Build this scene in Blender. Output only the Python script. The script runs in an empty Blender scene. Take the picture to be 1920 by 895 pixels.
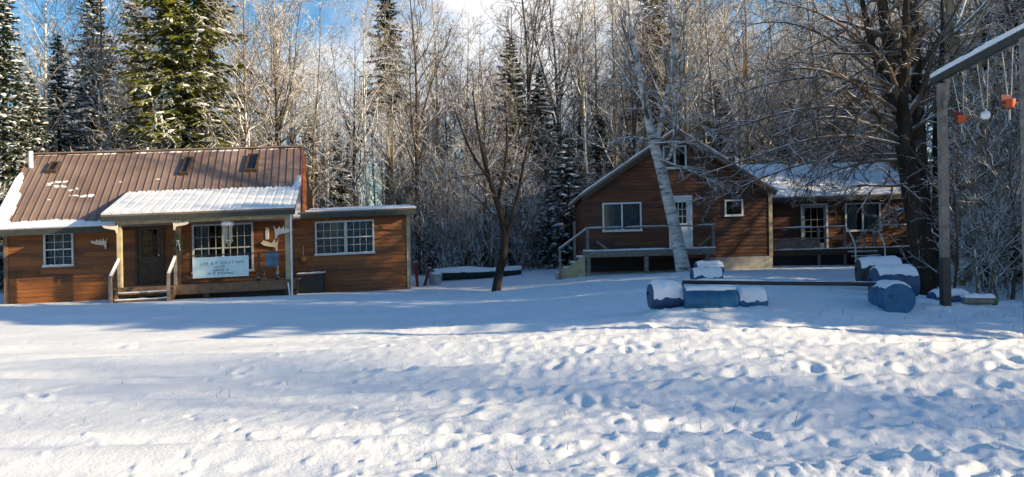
import bpy, math, random
import numpy as np
from mathutils import Vector, Matrix

# ------------------------------------------------------------------ camera, sky, sun, exposure
R = math.radians
scene = bpy.context.scene
COL = scene.collection
FPX = 1450.0
EYE = 1.65
ROLL = R(1.0)

cam_d = bpy.data.cameras.new("camera")
cam_d.sensor_width = 36.0
cam_d.lens = 36.0 * FPX / 1920.0
cam_d.shift_y = 22.5 / 1920.0
cam_d.clip_start = 0.1
cam_d.clip_end = 3000
cam = bpy.data.objects.new("camera", cam_d)
COL.objects.link(cam)
c_, s_ = math.cos(ROLL), math.sin(ROLL)
cam.matrix_world = Matrix(((c_, s_, 0, 0), (0, 0, -1, 0), (-s_, c_, 0, EYE), (0, 0, 0, 1)))
scene.camera = cam

SUN_AZ, SUN_EL = R(72), R(18.5)          # azimuth: from straight behind the camera towards its right
S_DIR = Vector((math.sin(SUN_AZ) * math.cos(SUN_EL), -math.cos(SUN_AZ) * math.cos(SUN_EL), math.sin(SUN_EL)))
sun_d = bpy.data.lights.new("sun", 'SUN')
sun_d.energy = 4.75
sun_d.angle = R(0.5)
sun_d.color = (1.0, 0.80, 0.51)
sun = bpy.data.objects.new("sun", sun_d)
COL.objects.link(sun)
sun.rotation_euler = (-S_DIR).to_track_quat('-Z', 'Y').to_euler()
sun.location = (60, -30, 40)

world = bpy.data.worlds.new("World")
scene.world = world
world.use_nodes = True
wn = world.node_tree.nodes
wl = world.node_tree.links
wn.clear()
w_out = wn.new('ShaderNodeOutputWorld')
w_bg = wn.new('ShaderNodeBackground')
w_sky = wn.new('ShaderNodeTexSky')
w_sky.sky_type = 'NISHITA'
w_sky.sun_disc = False
w_sky.sun_elevation = SUN_EL
w_sky.sun_rotation = math.atan2(S_DIR.x, S_DIR.y)
w_sky.air_density = 1.0
w_sky.dust_density = 0.6
w_sky.ozone_density = 1.5
w_tc = wn.new('ShaderNodeTexCoord')
w_map = wn.new('ShaderNodeMapping')
w_map.inputs['Scale'].default_value = (1.0, 1.0, 2.0)
w_map.inputs['Location'].default_value = (0.37, 0.1, 0.2)
w_noise = wn.new('ShaderNodeTexNoise')
w_noise.inputs['Scale'].default_value = 2.6
w_noise.inputs['Detail'].default_value = 7
w_noise.inputs['Roughness'].default_value = 0.55
w_ramp = wn.new('ShaderNodeValToRGB')
w_ramp.color_ramp.elements[0].position = 0.58
w_ramp.color_ramp.elements[1].position = 0.74
w_mix = wn.new('ShaderNodeMix')
w_mix.data_type = 'RGBA'
w_mix.inputs['B'].default_value = (6.0, 6.0, 6.2, 1)
w_bg.inputs['Strength'].default_value = 0.09
wl.new(w_tc.outputs['Generated'], w_map.inputs['Vector'])
wl.new(w_map.outputs['Vector'], w_noise.inputs['Vector'])
w_hs = wn.new('ShaderNodeHueSaturation')
w_hs.inputs['Saturation'].default_value = 1.4
w_hs.inputs['Value'].default_value = 1.05
# a bank of bright cloud stands behind the middle of the woods
w_dot = wn.new('ShaderNodeVectorMath'); w_dot.operation = 'DOT_PRODUCT'
_cd = Vector(((905 - 960) / FPX, 1.0, (470 - 70) / FPX)).normalized()
w_dot.inputs[1].default_value = _cd
w_mr = wn.new('ShaderNodeMapRange')
w_mr.inputs['From Min'].default_value = 0.955
w_mr.inputs['From Max'].default_value = 1.0
w_mr.inputs['To Min'].default_value = 0.0
w_mr.inputs['To Max'].default_value = 0.30
w_add = wn.new('ShaderNodeMath'); w_add.operation = 'ADD'
wl.new(w_tc.outputs['Generated'], w_dot.inputs[0])
wl.new(w_dot.outputs['Value'], w_mr.inputs['Value'])
wl.new(w_mr.outputs['Result'], w_add.inputs[0])
wl.new(w_noise.outputs['Fac'], w_add.inputs[1])
wl.new(w_add.outputs[0], w_ramp.inputs['Fac'])
wl.new(w_sky.outputs['Color'], w_hs.inputs['Color'])
wl.new(w_ramp.outputs['Color'], w_mix.inputs['Factor'])
wl.new(w_hs.outputs['Color'], w_mix.inputs['A'])
wl.new(w_mix.outputs['Result'], w_bg.inputs['Color'])
wl.new(w_bg.outputs['Background'], w_out.inputs['Surface'])

scene.view_settings.view_transform = 'Standard'
scene.view_settings.look = 'None'
scene.view_settings.exposure = 1.0
scene.view_settings.gamma = 1.0
scene.view_settings.use_curve_mapping = False
scene.render.engine = 'CYCLES'
scene.cycles.max_bounces = 6
scene.cycles.transparent_max_bounces = 8

# ------------------------------------------------------------------ photo geometry helpers
def ray(px, py):
    a = (px - 960) / FPX
    b = (470 - py) / FPX
    return np.array([a * c_ + b * s_, 1.0, -a * s_ + b * c_])

CAM = np.array([0, 0, EYE])

def P(px, py, Y):
    return CAM + ray(px, py) * Y

class Frame:
    """a building's own axes: u along its front, d into its depth, z up (the old cabin has settled: tilt)"""
    def __init__(s, O, yaw, tilt):
        s.O = np.array(O, float)
        s.yaw, s.tilt = yaw, tilt
        s.U = np.array([math.cos(yaw), math.sin(yaw), 0])
        s.D = np.array([-math.sin(yaw), math.cos(yaw), 0])
    def hit(s, px, py, d):
        r = ray(px, py)
        t = (d - (CAM - s.O) @ s.D) / (r @ s.D)
        p = CAM + t * r - s.O
        u = p @ s.U
        return u, p[2] - s.tilt * u
    def world(s, u, d, z):
        return s.O + u * s.U + d * s.D + np.array([0, 0, z + s.tilt * u])

# ------------------------------------------------------------------ smooth noise
_rt = np.random.RandomState(7)
_tab = _rt.rand(256, 256)
def vnoise(x, y, seed=0):
    x = np.asarray(x, float) + seed * 17.31
    y = np.asarray(y, float) + seed * 9.77
    xi, yi = np.floor(x).astype(int), np.floor(y).astype(int)
    fx, fy = x - xi, y - yi
    fx = fx * fx * fx * (fx * (fx * 6 - 15) + 10)
    fy = fy * fy * fy * (fy * (fy * 6 - 15) + 10)
    a = _tab[xi & 255, yi & 255]; b = _tab[(xi + 1) & 255, yi & 255]
    c = _tab[xi & 255, (yi + 1) & 255]; d = _tab[(xi + 1) & 255, (yi + 1) & 255]
    return (a * (1 - fx) + b * fx) * (1 - fy) + (c * (1 - fx) + d * fx) * fy - 0.5
def fbm(x, y, oct=4, seed=0):
    v = 0; amp = 1.0; f = 1.0
    for o in range(oct):
        v = v + amp * vnoise(np.asarray(x) * f, np.asarray(y) * f, seed + o * 3)
        amp *= 0.5; f *= 2.03
    return v

# ------------------------------------------------------------------ materials
def new_mat(name):
    m = bpy.data.materials.new(name)
    m.use_nodes = True
    nt = m.node_tree
    b = nt.nodes['Principled BSDF']
    return m, nt, b
def node(nt, typ, **kw):
    n = nt.nodes.new(typ)
    for k, v in kw.items():
        if k in n.inputs.keys():
            n.inputs[k].default_value = v
        else:
            setattr(n, k, v)
    return n
def ramp(nt, fac, stops):
    r = nt.nodes.new('ShaderNodeValToRGB')
    e = r.color_ramp.elements
    while len(e) > 1:
        e.remove(e[-1])
    for i, (p, c) in enumerate(stops):
        if i == 0:
            el = e[0]; el.position = p
        else:
            el = e.new(p)
        el.color = tuple(c) + (1,) if len(c) == 3 else c
    nt.links.new(fac, r.inputs['Fac'])
    return r.outputs['Color']
def simple(name, rgb, rough=0.7, var=0.25, scale=6.0, metallic=0.0, bump=0.0, bscale=30.0):
    """a plain material broken up by noise"""
    m, nt, b = new_mat(name)
    tc = node(nt, 'ShaderNodeTexCoord')
    n = node(nt, 'ShaderNodeTexNoise', Scale=scale, Detail=5.0)
    nt.links.new(tc.outputs['Object'], n.inputs['Vector'])
    lo = [c * (1 - var) for c in rgb]; hi = [min(1, c * (1 + var)) for c in rgb]
    nt.links.new(ramp(nt, n.outputs['Fac'], [(0.3, lo), (0.7, hi)]), b.inputs['Base Color'])
    b.inputs['Roughness'].default_value = rough
    b.inputs['Metallic'].default_value = metallic
    if bump:
        n2 = node(nt, 'ShaderNodeTexNoise', Scale=bscale, Detail=4.0)
        nt.links.new(tc.outputs['Object'], n2.inputs['Vector'])
        bp = node(nt, 'ShaderNodeBump', Strength=bump, Distance=0.02)
        nt.links.new(n2.outputs['Fac'], bp.inputs['Height'])
        nt.links.new(bp.outputs['Normal'], b.inputs['Normal'])
    return m

def snow_mat(name, grain=0.25):
    m, nt, b = new_mat(name)
    tc = node(nt, 'ShaderNodeTexCoord')
    n = node(nt, 'ShaderNodeTexNoise', Scale=1.2, Detail=6.0)
    nt.links.new(tc.outputs['Object'], n.inputs['Vector'])
    nt.links.new(ramp(nt, n.outputs['Fac'], [(0.3, (0.80, 0.82, 0.85)), (0.7, (0.88, 0.89, 0.90))]), b.inputs['Base Color'])
    b.inputs['Roughness'].default_value = 0.75
    b.inputs['Specular IOR Level'].default_value = 0.2
    n2 = node(nt, 'ShaderNodeTexNoise', Scale=26.0, Detail=6.0, Roughness=0.65)
    nt.links.new(tc.outputs['Object'], n2.inputs['Vector'])
    bp = node(nt, 'ShaderNodeBump', Strength=grain, Distance=0.05)
    nt.links.new(n2.outputs['Fac'], bp.inputs['Height'])
    nt.links.new(bp.outputs['Normal'], b.inputs['Normal'])
    return m

def frosted(name, lo, hi, scale, snow_amt, tall=1.0, nscale=3.0):
    """bark or needles with snow lying on what faces up"""
    m, nt, b = new_mat(name)
    L = nt.links
    tc = node(nt, 'ShaderNodeTexCoord')
    mp = node(nt, 'ShaderNodeMapping', Scale=(1, 1, 1 / tall))
    n = node(nt, 'ShaderNodeTexNoise', Scale=scale, Detail=5.0)
    L.new(tc.outputs['Object'], mp.inputs['Vector']); L.new(mp.outputs['Vector'], n.inputs['Vector'])
    base = ramp(nt, n.outputs['Fac'], [(0.32, lo), (0.68, hi)])
    g = node(nt, 'ShaderNodeNewGeometry')
    sx = node(nt, 'ShaderNodeSeparateXYZ')
    L.new(g.outputs['Normal'], sx.inputs['Vector'])
    n2 = node(nt, 'ShaderNodeTexNoise', Scale=nscale, Detail=4.0)
    L.new(tc.outputs['Object'], n2.inputs['Vector'])
    ad = node(nt, 'ShaderNodeMath', operation='MULTIPLY_ADD')
    L.new(n2.outputs['Fac'], ad.inputs[0]); ad.inputs[1].default_value = 2.2
    L.new(sx.outputs['Z'], ad.inputs[2])                      # normal.z + 2.2*noise
    mr = node(nt, 'ShaderNodeMapRange')
    mr.inputs['From Min'].default_value = 1.95 - snow_amt
    mr.inputs['From Max'].default_value = 2.25 - snow_amt
    L.new(ad.outputs[0], mr.inputs['Value'])
    up = node(nt, 'ShaderNodeMath', operation='GREATER_THAN')
    L.new(sx.outputs['Z'], up.inputs[0]); up.inputs[1].default_value = 0.05
    mu = node(nt, 'ShaderNodeMath', operation='MULTIPLY')
    L.new(mr.outputs['Result'], mu.inputs[0]); L.new(up.outputs[0], mu.inputs[1])
    mx = node(nt, 'ShaderNodeMix', data_type='RGBA')
    L.new(mu.outputs[0], mx.inputs['Factor']); L.new(base, mx.inputs['A'])
    mx.inputs['B'].default_value = (0.84, 0.86, 0.89, 1)
    L.new(mx.outputs['Result'], b.inputs['Base Color'])
    b.inputs['Roughness'].default_value = 0.85
    b.inputs['Specular IOR Level'].default_value = 0.15
    return m

def siding_mat(name, lo, hi, board=0.2):
    m, nt, b = new_mat(name)
    L = nt.links
    tc = node(nt, 'ShaderNodeTexCoord')
    sx = node(nt, 'ShaderNodeSeparateXYZ'); L.new(tc.outputs['Object'], sx.inputs['Vector'])
    dv = node(nt, 'ShaderNodeMath', operation='DIVIDE'); L.new(sx.outputs['Z'], dv.inputs[0]); dv.inputs[1].default_value = board
    fl = node(nt, 'ShaderNodeMath', operation='FLOOR'); L.new(dv.outputs[0], fl.inputs[0])
    # board pieces also differ along their length
    du = node(nt, 'ShaderNodeMath', operation='MULTIPLY_ADD'); L.new(fl.outputs[0], du.inputs[0]); du.inputs[1].default_value = 1.37
    dx = node(nt, 'ShaderNodeMath', operation='DIVIDE'); L.new(sx.outputs['X'], dx.inputs[0]); dx.inputs[1].default_value = 2.6
    L.new(dx.outputs[0], du.inputs[2])
    fx = node(nt, 'ShaderNodeMath', operation='FLOOR'); L.new(du.outputs[0], fx.inputs[0])
    cb = node(nt, 'ShaderNodeCombineXYZ'); L.new(fx.outputs[0], cb.inputs[0]); L.new(fl.outputs[0], cb.inputs[1])
    wnz = node(nt, 'ShaderNodeTexWhiteNoise', noise_dimensions='2D'); L.new(cb.outputs[0], wnz.inputs['Vector'])
    mp = node(nt, 'ShaderNodeMapping', Scale=(0.9, 3, 6)); L.new(tc.outputs['Object'], mp.inputs['Vector'])
    n = node(nt, 'ShaderNodeTexNoise', Scale=2.2, Detail=7.0, Roughness=0.65); L.new(mp.outputs['Vector'], n.inputs['Vector'])
    a = node(nt, 'ShaderNodeMath', operation='MULTIPLY_ADD'); L.new(wnz.outputs['Value'], a.inputs[0]); a.inputs[1].default_value = 0.38
    a2 = node(nt, 'ShaderNodeMath', operation='MULTIPLY'); L.new(n.outputs['Fac'], a2.inputs[0]); a2.inputs[1].default_value = 0.74
    L.new(a2.outputs[0], a.inputs[2])
    mid = [(x + y) / 2 for x, y in zip(lo, hi)]
    colr = ramp(nt, a.outputs[0], [(0.22, lo), (0.5, mid), (0.8, hi)])
    L.new(colr, b.inputs['Base Color'])
    b.inputs['Roughness'].default_value = 0.6
    bp = node(nt, 'ShaderNodeBump', Strength=0.35, Distance=0.01); L.new(n.outputs['Fac'], bp.inputs['Height']); L.new(bp.outputs['Normal'], b.inputs['Normal'])
    return m

def birch_mat():
    m, nt, b = new_mat('birch_bark')
    L = nt.links
    tc = node(nt, 'ShaderNodeTexCoord')
    mp = node(nt, 'ShaderNodeMapping', Scale=(1.2, 1.2, 5)); L.new(tc.outputs['Object'], mp.inputs['Vector'])
    n = node(nt, 'ShaderNodeTexNoise', Scale=1.6, Detail=6.0, Roughness=0.6); L.new(mp.outputs['Vector'], n.inputs['Vector'])
    c = ramp(nt, n.outputs['Fac'], [(0.36, (0.05, 0.045, 0.04)), (0.45, (0.42, 0.40, 0.37)), (0.62, (0.64, 0.62, 0.58)), (0.75, (0.72, 0.70, 0.67))])
    L.new(c, b.inputs['Base Color'])
    b.inputs['Roughness'].default_value = 0.7
    return m

def roof_metal():
    m, nt, b = new_mat('brown_metal')
    L = nt.links
    tc = node(nt, 'ShaderNodeTexCoord')
    n = node(nt, 'ShaderNodeTexNoise', Scale=0.8, Detail=6.0); L.new(tc.outputs['Object'], n.inputs['Vector'])
    L.new(ramp(nt, n.outputs['Fac'], [(0.3, (0.17, 0.115, 0.093)), (0.7, (0.27, 0.19, 0.157))]), b.inputs['Base Color'])
    b.inputs['Roughness'].default_value = 0.5
    b.inputs['Metallic'].default_value = 0.0
    return m

def glass_mat():
    m = bpy.data.materials.new('window_glass'); m.use_nodes = True
    nt = m.node_tree; nt.nodes.clear(); L = nt.links
    o = nt.nodes.new('ShaderNodeOutputMaterial')
    t = node(nt, 'ShaderNodeBsdfTransparent'); t.inputs['Color'].default_value = (0.75, 0.8, 0.8, 1)
    g = node(nt, 'ShaderNodeBsdfGlossy'); g.inputs['Roughness'].default_value = 0.05
    f = node(nt, 'ShaderNodeFresnel'); f.inputs['IOR'].default_value = 1.55
    mx = node(nt, 'ShaderNodeMixShader')
    L.new(f.outputs[0], mx.inputs[0]); L.new(t.outputs[0], mx.inputs[1]); L.new(g.outputs[0], mx.inputs[2])
    L.new(mx.outputs[0], o.inputs['Surface'])
    return m

M = {}
M['snow'] = snow_mat('snow', 0.2)
M['ground_snow'] = snow_mat('ground_snow', 0.35)
M['bark'] = frosted('frosted_grey_bark', (0.085, 0.065, 0.045), (0.27, 0.21, 0.15), 3.0, 0.84, 3.0)
M['bark_tan'] = frosted('frosted_tan_bark', (0.15, 0.11, 0.06), (0.40, 0.31, 0.19), 3.0, 0.88, 3.0)
M['bark_brown'] = frosted('frosted_brown_bark', (0.045, 0.032, 0.024), (0.12, 0.085, 0.06), 3.0, 0.60, 3.0)
M['bark_dark'] = frosted('dark_bark', (0.018, 0.014, 0.011), (0.06, 0.045, 0.033), 5.0, 0.20, 4.0)
M['bark_thin_frost'] = frosted('lightly_frosted_bark', (0.07, 0.052, 0.04), (0.17, 0.125, 0.09), 4.0, 0.38, 3.0)  # mid-brown bark with only thin snow on what faces up
M['birch'] = birch_mat()
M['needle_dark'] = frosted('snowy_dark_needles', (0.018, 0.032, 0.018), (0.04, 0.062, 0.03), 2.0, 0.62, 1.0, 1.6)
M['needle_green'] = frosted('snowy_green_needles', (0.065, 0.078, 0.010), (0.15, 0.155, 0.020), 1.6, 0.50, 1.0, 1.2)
M['needle_brown'] = frosted('snowy_rusty_needles', (0.10, 0.06, 0.025), (0.17, 0.11, 0.045), 1.6, 0.3, 1.0, 1.2)
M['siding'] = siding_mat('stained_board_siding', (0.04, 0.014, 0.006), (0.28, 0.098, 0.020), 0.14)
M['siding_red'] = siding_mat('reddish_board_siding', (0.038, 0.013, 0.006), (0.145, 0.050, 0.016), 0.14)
M['roof'] = roof_metal()
M['white'] = simple('white_trim', (0.72, 0.72, 0.70), 0.5, 0.1)
M['cream'] = simple('old_wood_trim', (0.42, 0.34, 0.20), 0.7, 0.25, 5)
M['greywood'] = simple('weathered_wood', (0.20, 0.175, 0.15), 0.85, 0.35, 9, bump=0.3)
M['oldwhite'] = simple('aged_white_frame', (0.48, 0.50, 0.51), 0.55, 0.15)
M['darkwood'] = simple('dark_stained_wood', (0.065, 0.04, 0.025), 0.7, 0.35, 8, bump=0.2)
M['deckwood'] = simple('brown_deck_wood', (0.17, 0.10, 0.055), 0.75, 0.3, 7, bump=0.2)
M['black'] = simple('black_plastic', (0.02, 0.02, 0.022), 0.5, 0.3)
M['fascia'] = simple('dark_green_fascia', (0.035, 0.042, 0.032), 0.6, 0.2)
M['glass'] = glass_mat()
M['curtain'] = simple('grey_curtain', (0.50, 0.54, 0.55), 0.9, 0.1)
M['dark_curtain'] = simple('slate_curtain', (0.24, 0.31, 0.38), 0.9, 0.15)
M['concrete'] = simple('concrete', (0.38, 0.36, 0.31), 0.9, 0.2, 4, bump=0.2)
M['blue'] = simple('blue_plastic', (0.010, 0.105, 0.225), 0.45, 0.3, 4)
M['blue_dark'] = simple('faded_blue_plastic', (0.025, 0.07, 0.16), 0.5, 0.3, 4)
M['orange'] = simple('orange_plastic', (0.42, 0.075, 0.012), 0.5, 0.15)
M['red'] = simple('dull_red_paint', (0.16, 0.022, 0.018), 0.7, 0.25)
M['whiteplastic'] = simple('white_plastic', (0.75, 0.76, 0.78), 0.4, 0.08)
M['rope'] = simple('pale_rope', (0.55, 0.52, 0.46), 0.9, 0.2, 40)
M['green'] = simple('green_plastic', (0.03, 0.13, 0.035), 0.5, 0.2)
M['boat'] = simple('dark_green_hull', (0.012, 0.035, 0.028), 0.5, 0.3)
M['antler'] = simple('bleached_antler', (0.66, 0.59, 0.47), 0.7, 0.15, 14)
M['sign'] = simple('pale_sign_board', (0.55, 0.72, 0.74), 0.5, 0.06)
M['ink_green'] = simple('teal_lettering', (0.10, 0.24, 0.22), 0.6, 0.2, 12)
M['ink_grey'] = simple('slate_lettering', (0.10, 0.13, 0.19), 0.6, 0.2, 12)
M['straw'] = simple('dry_grass', (0.16, 0.12, 0.07), 0.9, 0.4, 20)
M['wreath'] = simple('evergreen_sprays', (0.03, 0.06, 0.02), 0.8, 0.4, 20)
M['metal'] = simple('grey_metal', (0.45, 0.46, 0.48), 0.35, 0.15, 5, metallic=0.6)
M['logend'] = simple('split_firewood', (0.30, 0.18, 0.09), 0.85, 0.4, 8)

# ------------------------------------------------------------------ mesh helpers
def link(o, parent=None):
    COL.objects.link(o)
    if parent is not None:
        o.parent = parent
    return o
def mesh_obj(name, V, Fq, mat, parent=None, smooth=False, tris=None):
    me = bpy.data.meshes.new(name)
    V = np.asarray(V, np.float32).reshape(-1, 3)
    Fq = np.asarray(Fq, np.int32).reshape(-1, 4)
    nq = len(Fq)
    loops = Fq.ravel()
    starts = np.arange(nq) * 4
    if tris is not None and len(tris):
        tris = np.asarray(tris, np.int32).reshape(-1, 3)
        starts = np.concatenate([starts, nq * 4 + np.arange(len(tris)) * 3])
        loops = np.concatenate([loops, tris.ravel()])
    me.vertices.add(len(V)); me.vertices.foreach_set('co', V.ravel())
    me.loops.add(len(loops)); me.loops.foreach_set('vertex_index', loops.astype(np.int32))
    me.polygons.add(len(starts)); me.polygons.foreach_set('loop_start', starts.astype(np.int32))
    me.update(calc_edges=True)
    me.validate()
    if smooth:
        me.polygons.foreach_set('use_smooth', np.ones(len(me.polygons), bool))
    me.materials.append(mat)
    return link(bpy.data.objects.new(name, me), parent)

class MB:
    def __init__(s):
        s.v = []; s.f = []
    def add(s, verts, faces):
        o = len(s.v)
        s.v.extend([tuple(map(float, v)) for v in verts])
        s.f.extend([tuple(i + o for i in f) for f in faces])
        return s
    def hexa(s, p):     # 8 corners: bottom 4 ccw, top 4 ccw
        return s.add(p, [(0, 3, 2, 1), (4, 5, 6, 7), (0, 1, 5, 4), (1, 2, 6, 5), (2, 3, 7, 6), (3, 0, 4, 7)])
    def box(s, x0, x1, y0, y1, z0, z1):
        return s.hexa([(x0, y0, z0), (x1, y0, z0), (x1, y1, z0), (x0, y1, z0), (x0, y0, z1), (x1, y0, z1), (x1, y1, z1), (x0, y1, z1)])
    def slab(s, o, a, b, c):
        o, a, b, c = map(np.asarray, (o, a, b, c))
        return s.hexa([o, o + a, o + a + b, o + b, o + c, o + a + c, o + a + b + c, o + b + c])
    def bar(s, p, q, w, h=None, up=(0, 0, 1)):
        """rectangular bar between two points"""
        h = h or w
        p, q, up = np.asarray(p, float), np.asarray(q, float), np.asarray(up, float)
        t = (q - p) / np.linalg.norm(q - p)
        a = np.cross(t, up)
        if np.linalg.norm(a) < 1e-4:
            a = np.cross(t, np.array([1.0, 0, 0]))
        a /= np.linalg.norm(a); b = np.cross(a, t)
        return s.slab(p - a * w / 2 - b * h / 2, q - p, a * w, b * h)
    def tube(s, pts, rad, n=8, cap=True):
        pts = np.asarray(pts, float); K = len(pts)
        rad = np.ones(K) * rad
        T = np.gradient(pts, axis=0); T /= np.linalg.norm(T, axis=1)[:, None] + 1e-9
        m = T.mean(0); ref = np.eye(3)[np.argmin(np.abs(m))]
        a = np.cross(T, ref); a /= np.linalg.norm(a, axis=1)[:, None]
        b = np.cross(T, a)
        ang = np.arange(n) * 2 * math.pi / n
        V = pts[:, None] + rad[:, None, None] * (np.cos(ang)[None, :, None] * a[:, None] + np.sin(ang)[None, :, None] * b[:, None])
        f = []
        for k in range(K - 1):
            for i in range(n):
                j = (i + 1) % n
                f.append((k * n + i, k * n + j, (k + 1) * n + j, (k + 1) * n + i))
        if cap:
            f.append(tuple(range(n))[::-1]); f.append(tuple(range((K - 1) * n, K * n)))
        return s.add(V.reshape(-1, 3), f)
    def lathe(s, prof, origin, axis, n=24):
        """prof: list of (dist along axis, radius)"""
        axis = np.asarray(axis, float) / np.linalg.norm(axis)
        return s.tube(np.array([np.asarray(origin) + axis * t for t, r in prof]), np.array([r for t, r in prof]), n)
    def blob(s, c, r, rng, n=8, m=5, jit=0.2):
        c = np.asarray(c, float); V = []; f = []
        for i in range(m + 1):
            th = math.pi * i / m
            for j in range(n):
                ph = 2 * math.pi * j / n
                k = 1 + rng.uniform(-jit, jit)
                V.append((c[0] + r[0] * math.sin(th) * math.cos(ph) * k, c[1] + r[1] * math.sin(th) * math.sin(ph) * k, c[2] + r[2] * math.cos(th) * k))
        for i in range(m):
            for j in range(n):
                f.append((i * n + j, (i + 1) * n + j, (i + 1) * n + (j + 1) % n, i * n + (j + 1) % n))
        return s.add(V, f)
    def build(s, name, mat, parent=None, smooth=False, tilt=0.0):
        me = bpy.data.meshes.new(name)
        vv = [(x, y, z + tilt * x) for x, y, z in s.v] if tilt else s.v
        me.from_pydata(vv, [], s.f)
        me.update()
        if smooth:
            me.polygons.foreach_set('use_smooth', np.ones(len(me.polygons), bool))
            try:
                me.set_sharp_from_angle(angle=R(40))
            except Exception:
                pass
        me.materials.append(mat)
        return link(bpy.data.objects.new(name, me), parent)

def empty(name, loc=(0, 0, 0), rz=0.0):
    o = bpy.data.objects.new(name, None)
    o.empty_display_size = 0.2
    o.location = tuple(map(float, loc)); o.rotation_euler = (0, 0, rz)
    return link(o)
def tag(o, label, cat, group=None, kind=None):
    if label: o['label'] = label
    if cat: o['category'] = cat
    if group: o['group'] = group
    if kind: o['kind'] = kind
    return o
KIDS = {}
def dup(root, loc, rz=0.0, sc=1.0, label=None):
    r = root.copy(); COL.objects.link(r)
    r.location = tuple(map(float, loc)); r.rotation_euler = (0, 0, rz)
    r.scale = (sc, sc, sc) if not isinstance(sc, tuple) else sc
    for ch in KIDS[root.name]:
        c = ch.copy(); COL.objects.link(c); c.parent = r
    if label: r['label'] = label
    return r

def sheet(mb, o, U, V, N, nu, nv, thick):
    """snow lying on a plane: thick(s,t) gives its depth; nothing where depth<=0"""
    o, U, V, N = map(lambda a: np.asarray(a, float), (o, U, V, N))
    s, t = np.meshgrid(np.linspace(0, 1, nu + 1), np.linspace(0, 1, nv + 1), indexing='ij')
    h = thick(s, t)
    base = o + s[..., None] * U + t[..., None] * V
    top = base + np.maximum(h, 0.004)[..., None] * N
    keep = (h[:-1, :-1] > 0).astype(int) + (h[1:, :-1] > 0) + (h[:-1, 1:] > 0) + (h[1:, 1:] > 0) >= 3
    W = nv + 1
    n0 = len(mb.v)
    mb.v.extend([tuple(map(float, p)) for p in top.reshape(-1, 3)])
    n1 = len(mb.v)
    mb.v.extend([tuple(map(float, p)) for p in (base + 0.002 * N).reshape(-1, 3)])
    for i in range(nu):
        for j in range(nv):
            if not keep[i, j]:
                continue
            q = [i * W + j, (i + 1) * W + j, (i + 1) * W + j + 1, i * W + j + 1]
            mb.f.append(tuple(n0 + k for k in q))
            for (di, dj, a, b) in ((0, -1, 0, 1), (1, 0, 1, 2), (0, 1, 2, 3), (-1, 0, 3, 0)):
                ii, jj = i + di, j + dj
                if ii < 0 or jj < 0 or ii >= nu or jj >= nv or not keep[ii, jj]:
                    mb.f.append((n0 + q[b], n0 + q[a], n1 + q[a], n1 + q[b]))
    return mb

# ------------------------------------------------------------------ the ground
LF = Frame(P(12, 572, 25.2), R(8), 0.03)          # left cabin
RF = Frame(P(1100, 510, 29.5), R(-1), 0.01)       # right cabin
cp = []
for px, py, Y in [(100, 604, 19), (12, 574, 24.8), (240, 572, 22.6), (400, 566, 22.8), (550, 556, 23.6), (775, 542, 27), (900, 600, 17), (900, 522, 31.5), (930, 549, 26),
                  (1100, 513, 28), (1280, 508, 27), (1400, 504, 29.5), (1600, 600, 13), (1600, 497, 31), (1660, 586, 13.8), (1250, 577, 14), (1775, 579, 14),
                  (1740, 560, 18), (1890, 556, 18), (1330, 520, 18), (1660, 545, 16), (1500, 540, 20), (1200, 600, 14.6), (650, 600, 18), (1860, 600, 12.6),
                  (150, 556, 29), (600, 535, 31)]:
    p = P(px, py, Y); cp.append((p[0], p[1], p[2]))
for x in (-40, -20, -6, 0, 6, 14, 30, 60):
    for y in (-60, -20, 0, 4, 8):
        cp.append((x, y, 0.0 + (0.15 if x > 10 and y > 3 else 0)))
for x in (-60, -30, -10, 10, 30, 60):
    cp += [(x, 45, 0.9 + 0.01 * x), (x, 65, 1.6), (x, 100, 3.5), (x, 160, 4.5)]
cp += [(-45, 25, 0.2), (-28, 22, 0.1), (25, 20, 0.6), (22, 12, 0.45), (40, 20, 0.6), (40, 10, 0.4), (16, 10, 0.4), (12, 9, 0.25), (9, 10, 0.25)]
cp = np.array(cp)
def _phi(r):
    return r
def _fit():
    d = np.linalg.norm(cp[:, None, :2] - cp[None, :, :2], axis=2)
    n = len(cp)
    A = np.zeros((n + 3, n + 3))
    A[:n, :n] = _phi(d) - 0.6 * np.eye(n)
    A[:n, n] = 1; A[:n, n + 1:] = cp[:, :2]; A[n, :n] = 1; A[n + 1:, :n] = cp[:, :2].T
    return np.linalg.solve(A, np.concatenate([cp[:, 2], [0, 0, 0]]))
_w = _fit()
def ground_z(x, y):
    x = np.asarray(x, float); y = np.asarray(y, float)
    xx = np.clip(x, -70, 70); yy = np.clip(y, -60, 165)
    sh = xx.shape
    q = np.stack([xx.ravel(), yy.ravel()], 1)
    out = np.empty(len(q))
    for i in range(0, len(q), 20000):
        d = np.linalg.norm(q[i:i + 20000, None] - cp[None, :, :2], axis=2)
        out[i:i + 20000] = _phi(d) @ _w[:len(cp)] + _w[len(cp)] + q[i:i + 20000] @ _w[len(cp) + 1:]
    return out.reshape(sh)
def gz(x, y):
    return float(ground_z(np.array([x]), np.array([y]))[0])

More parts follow.
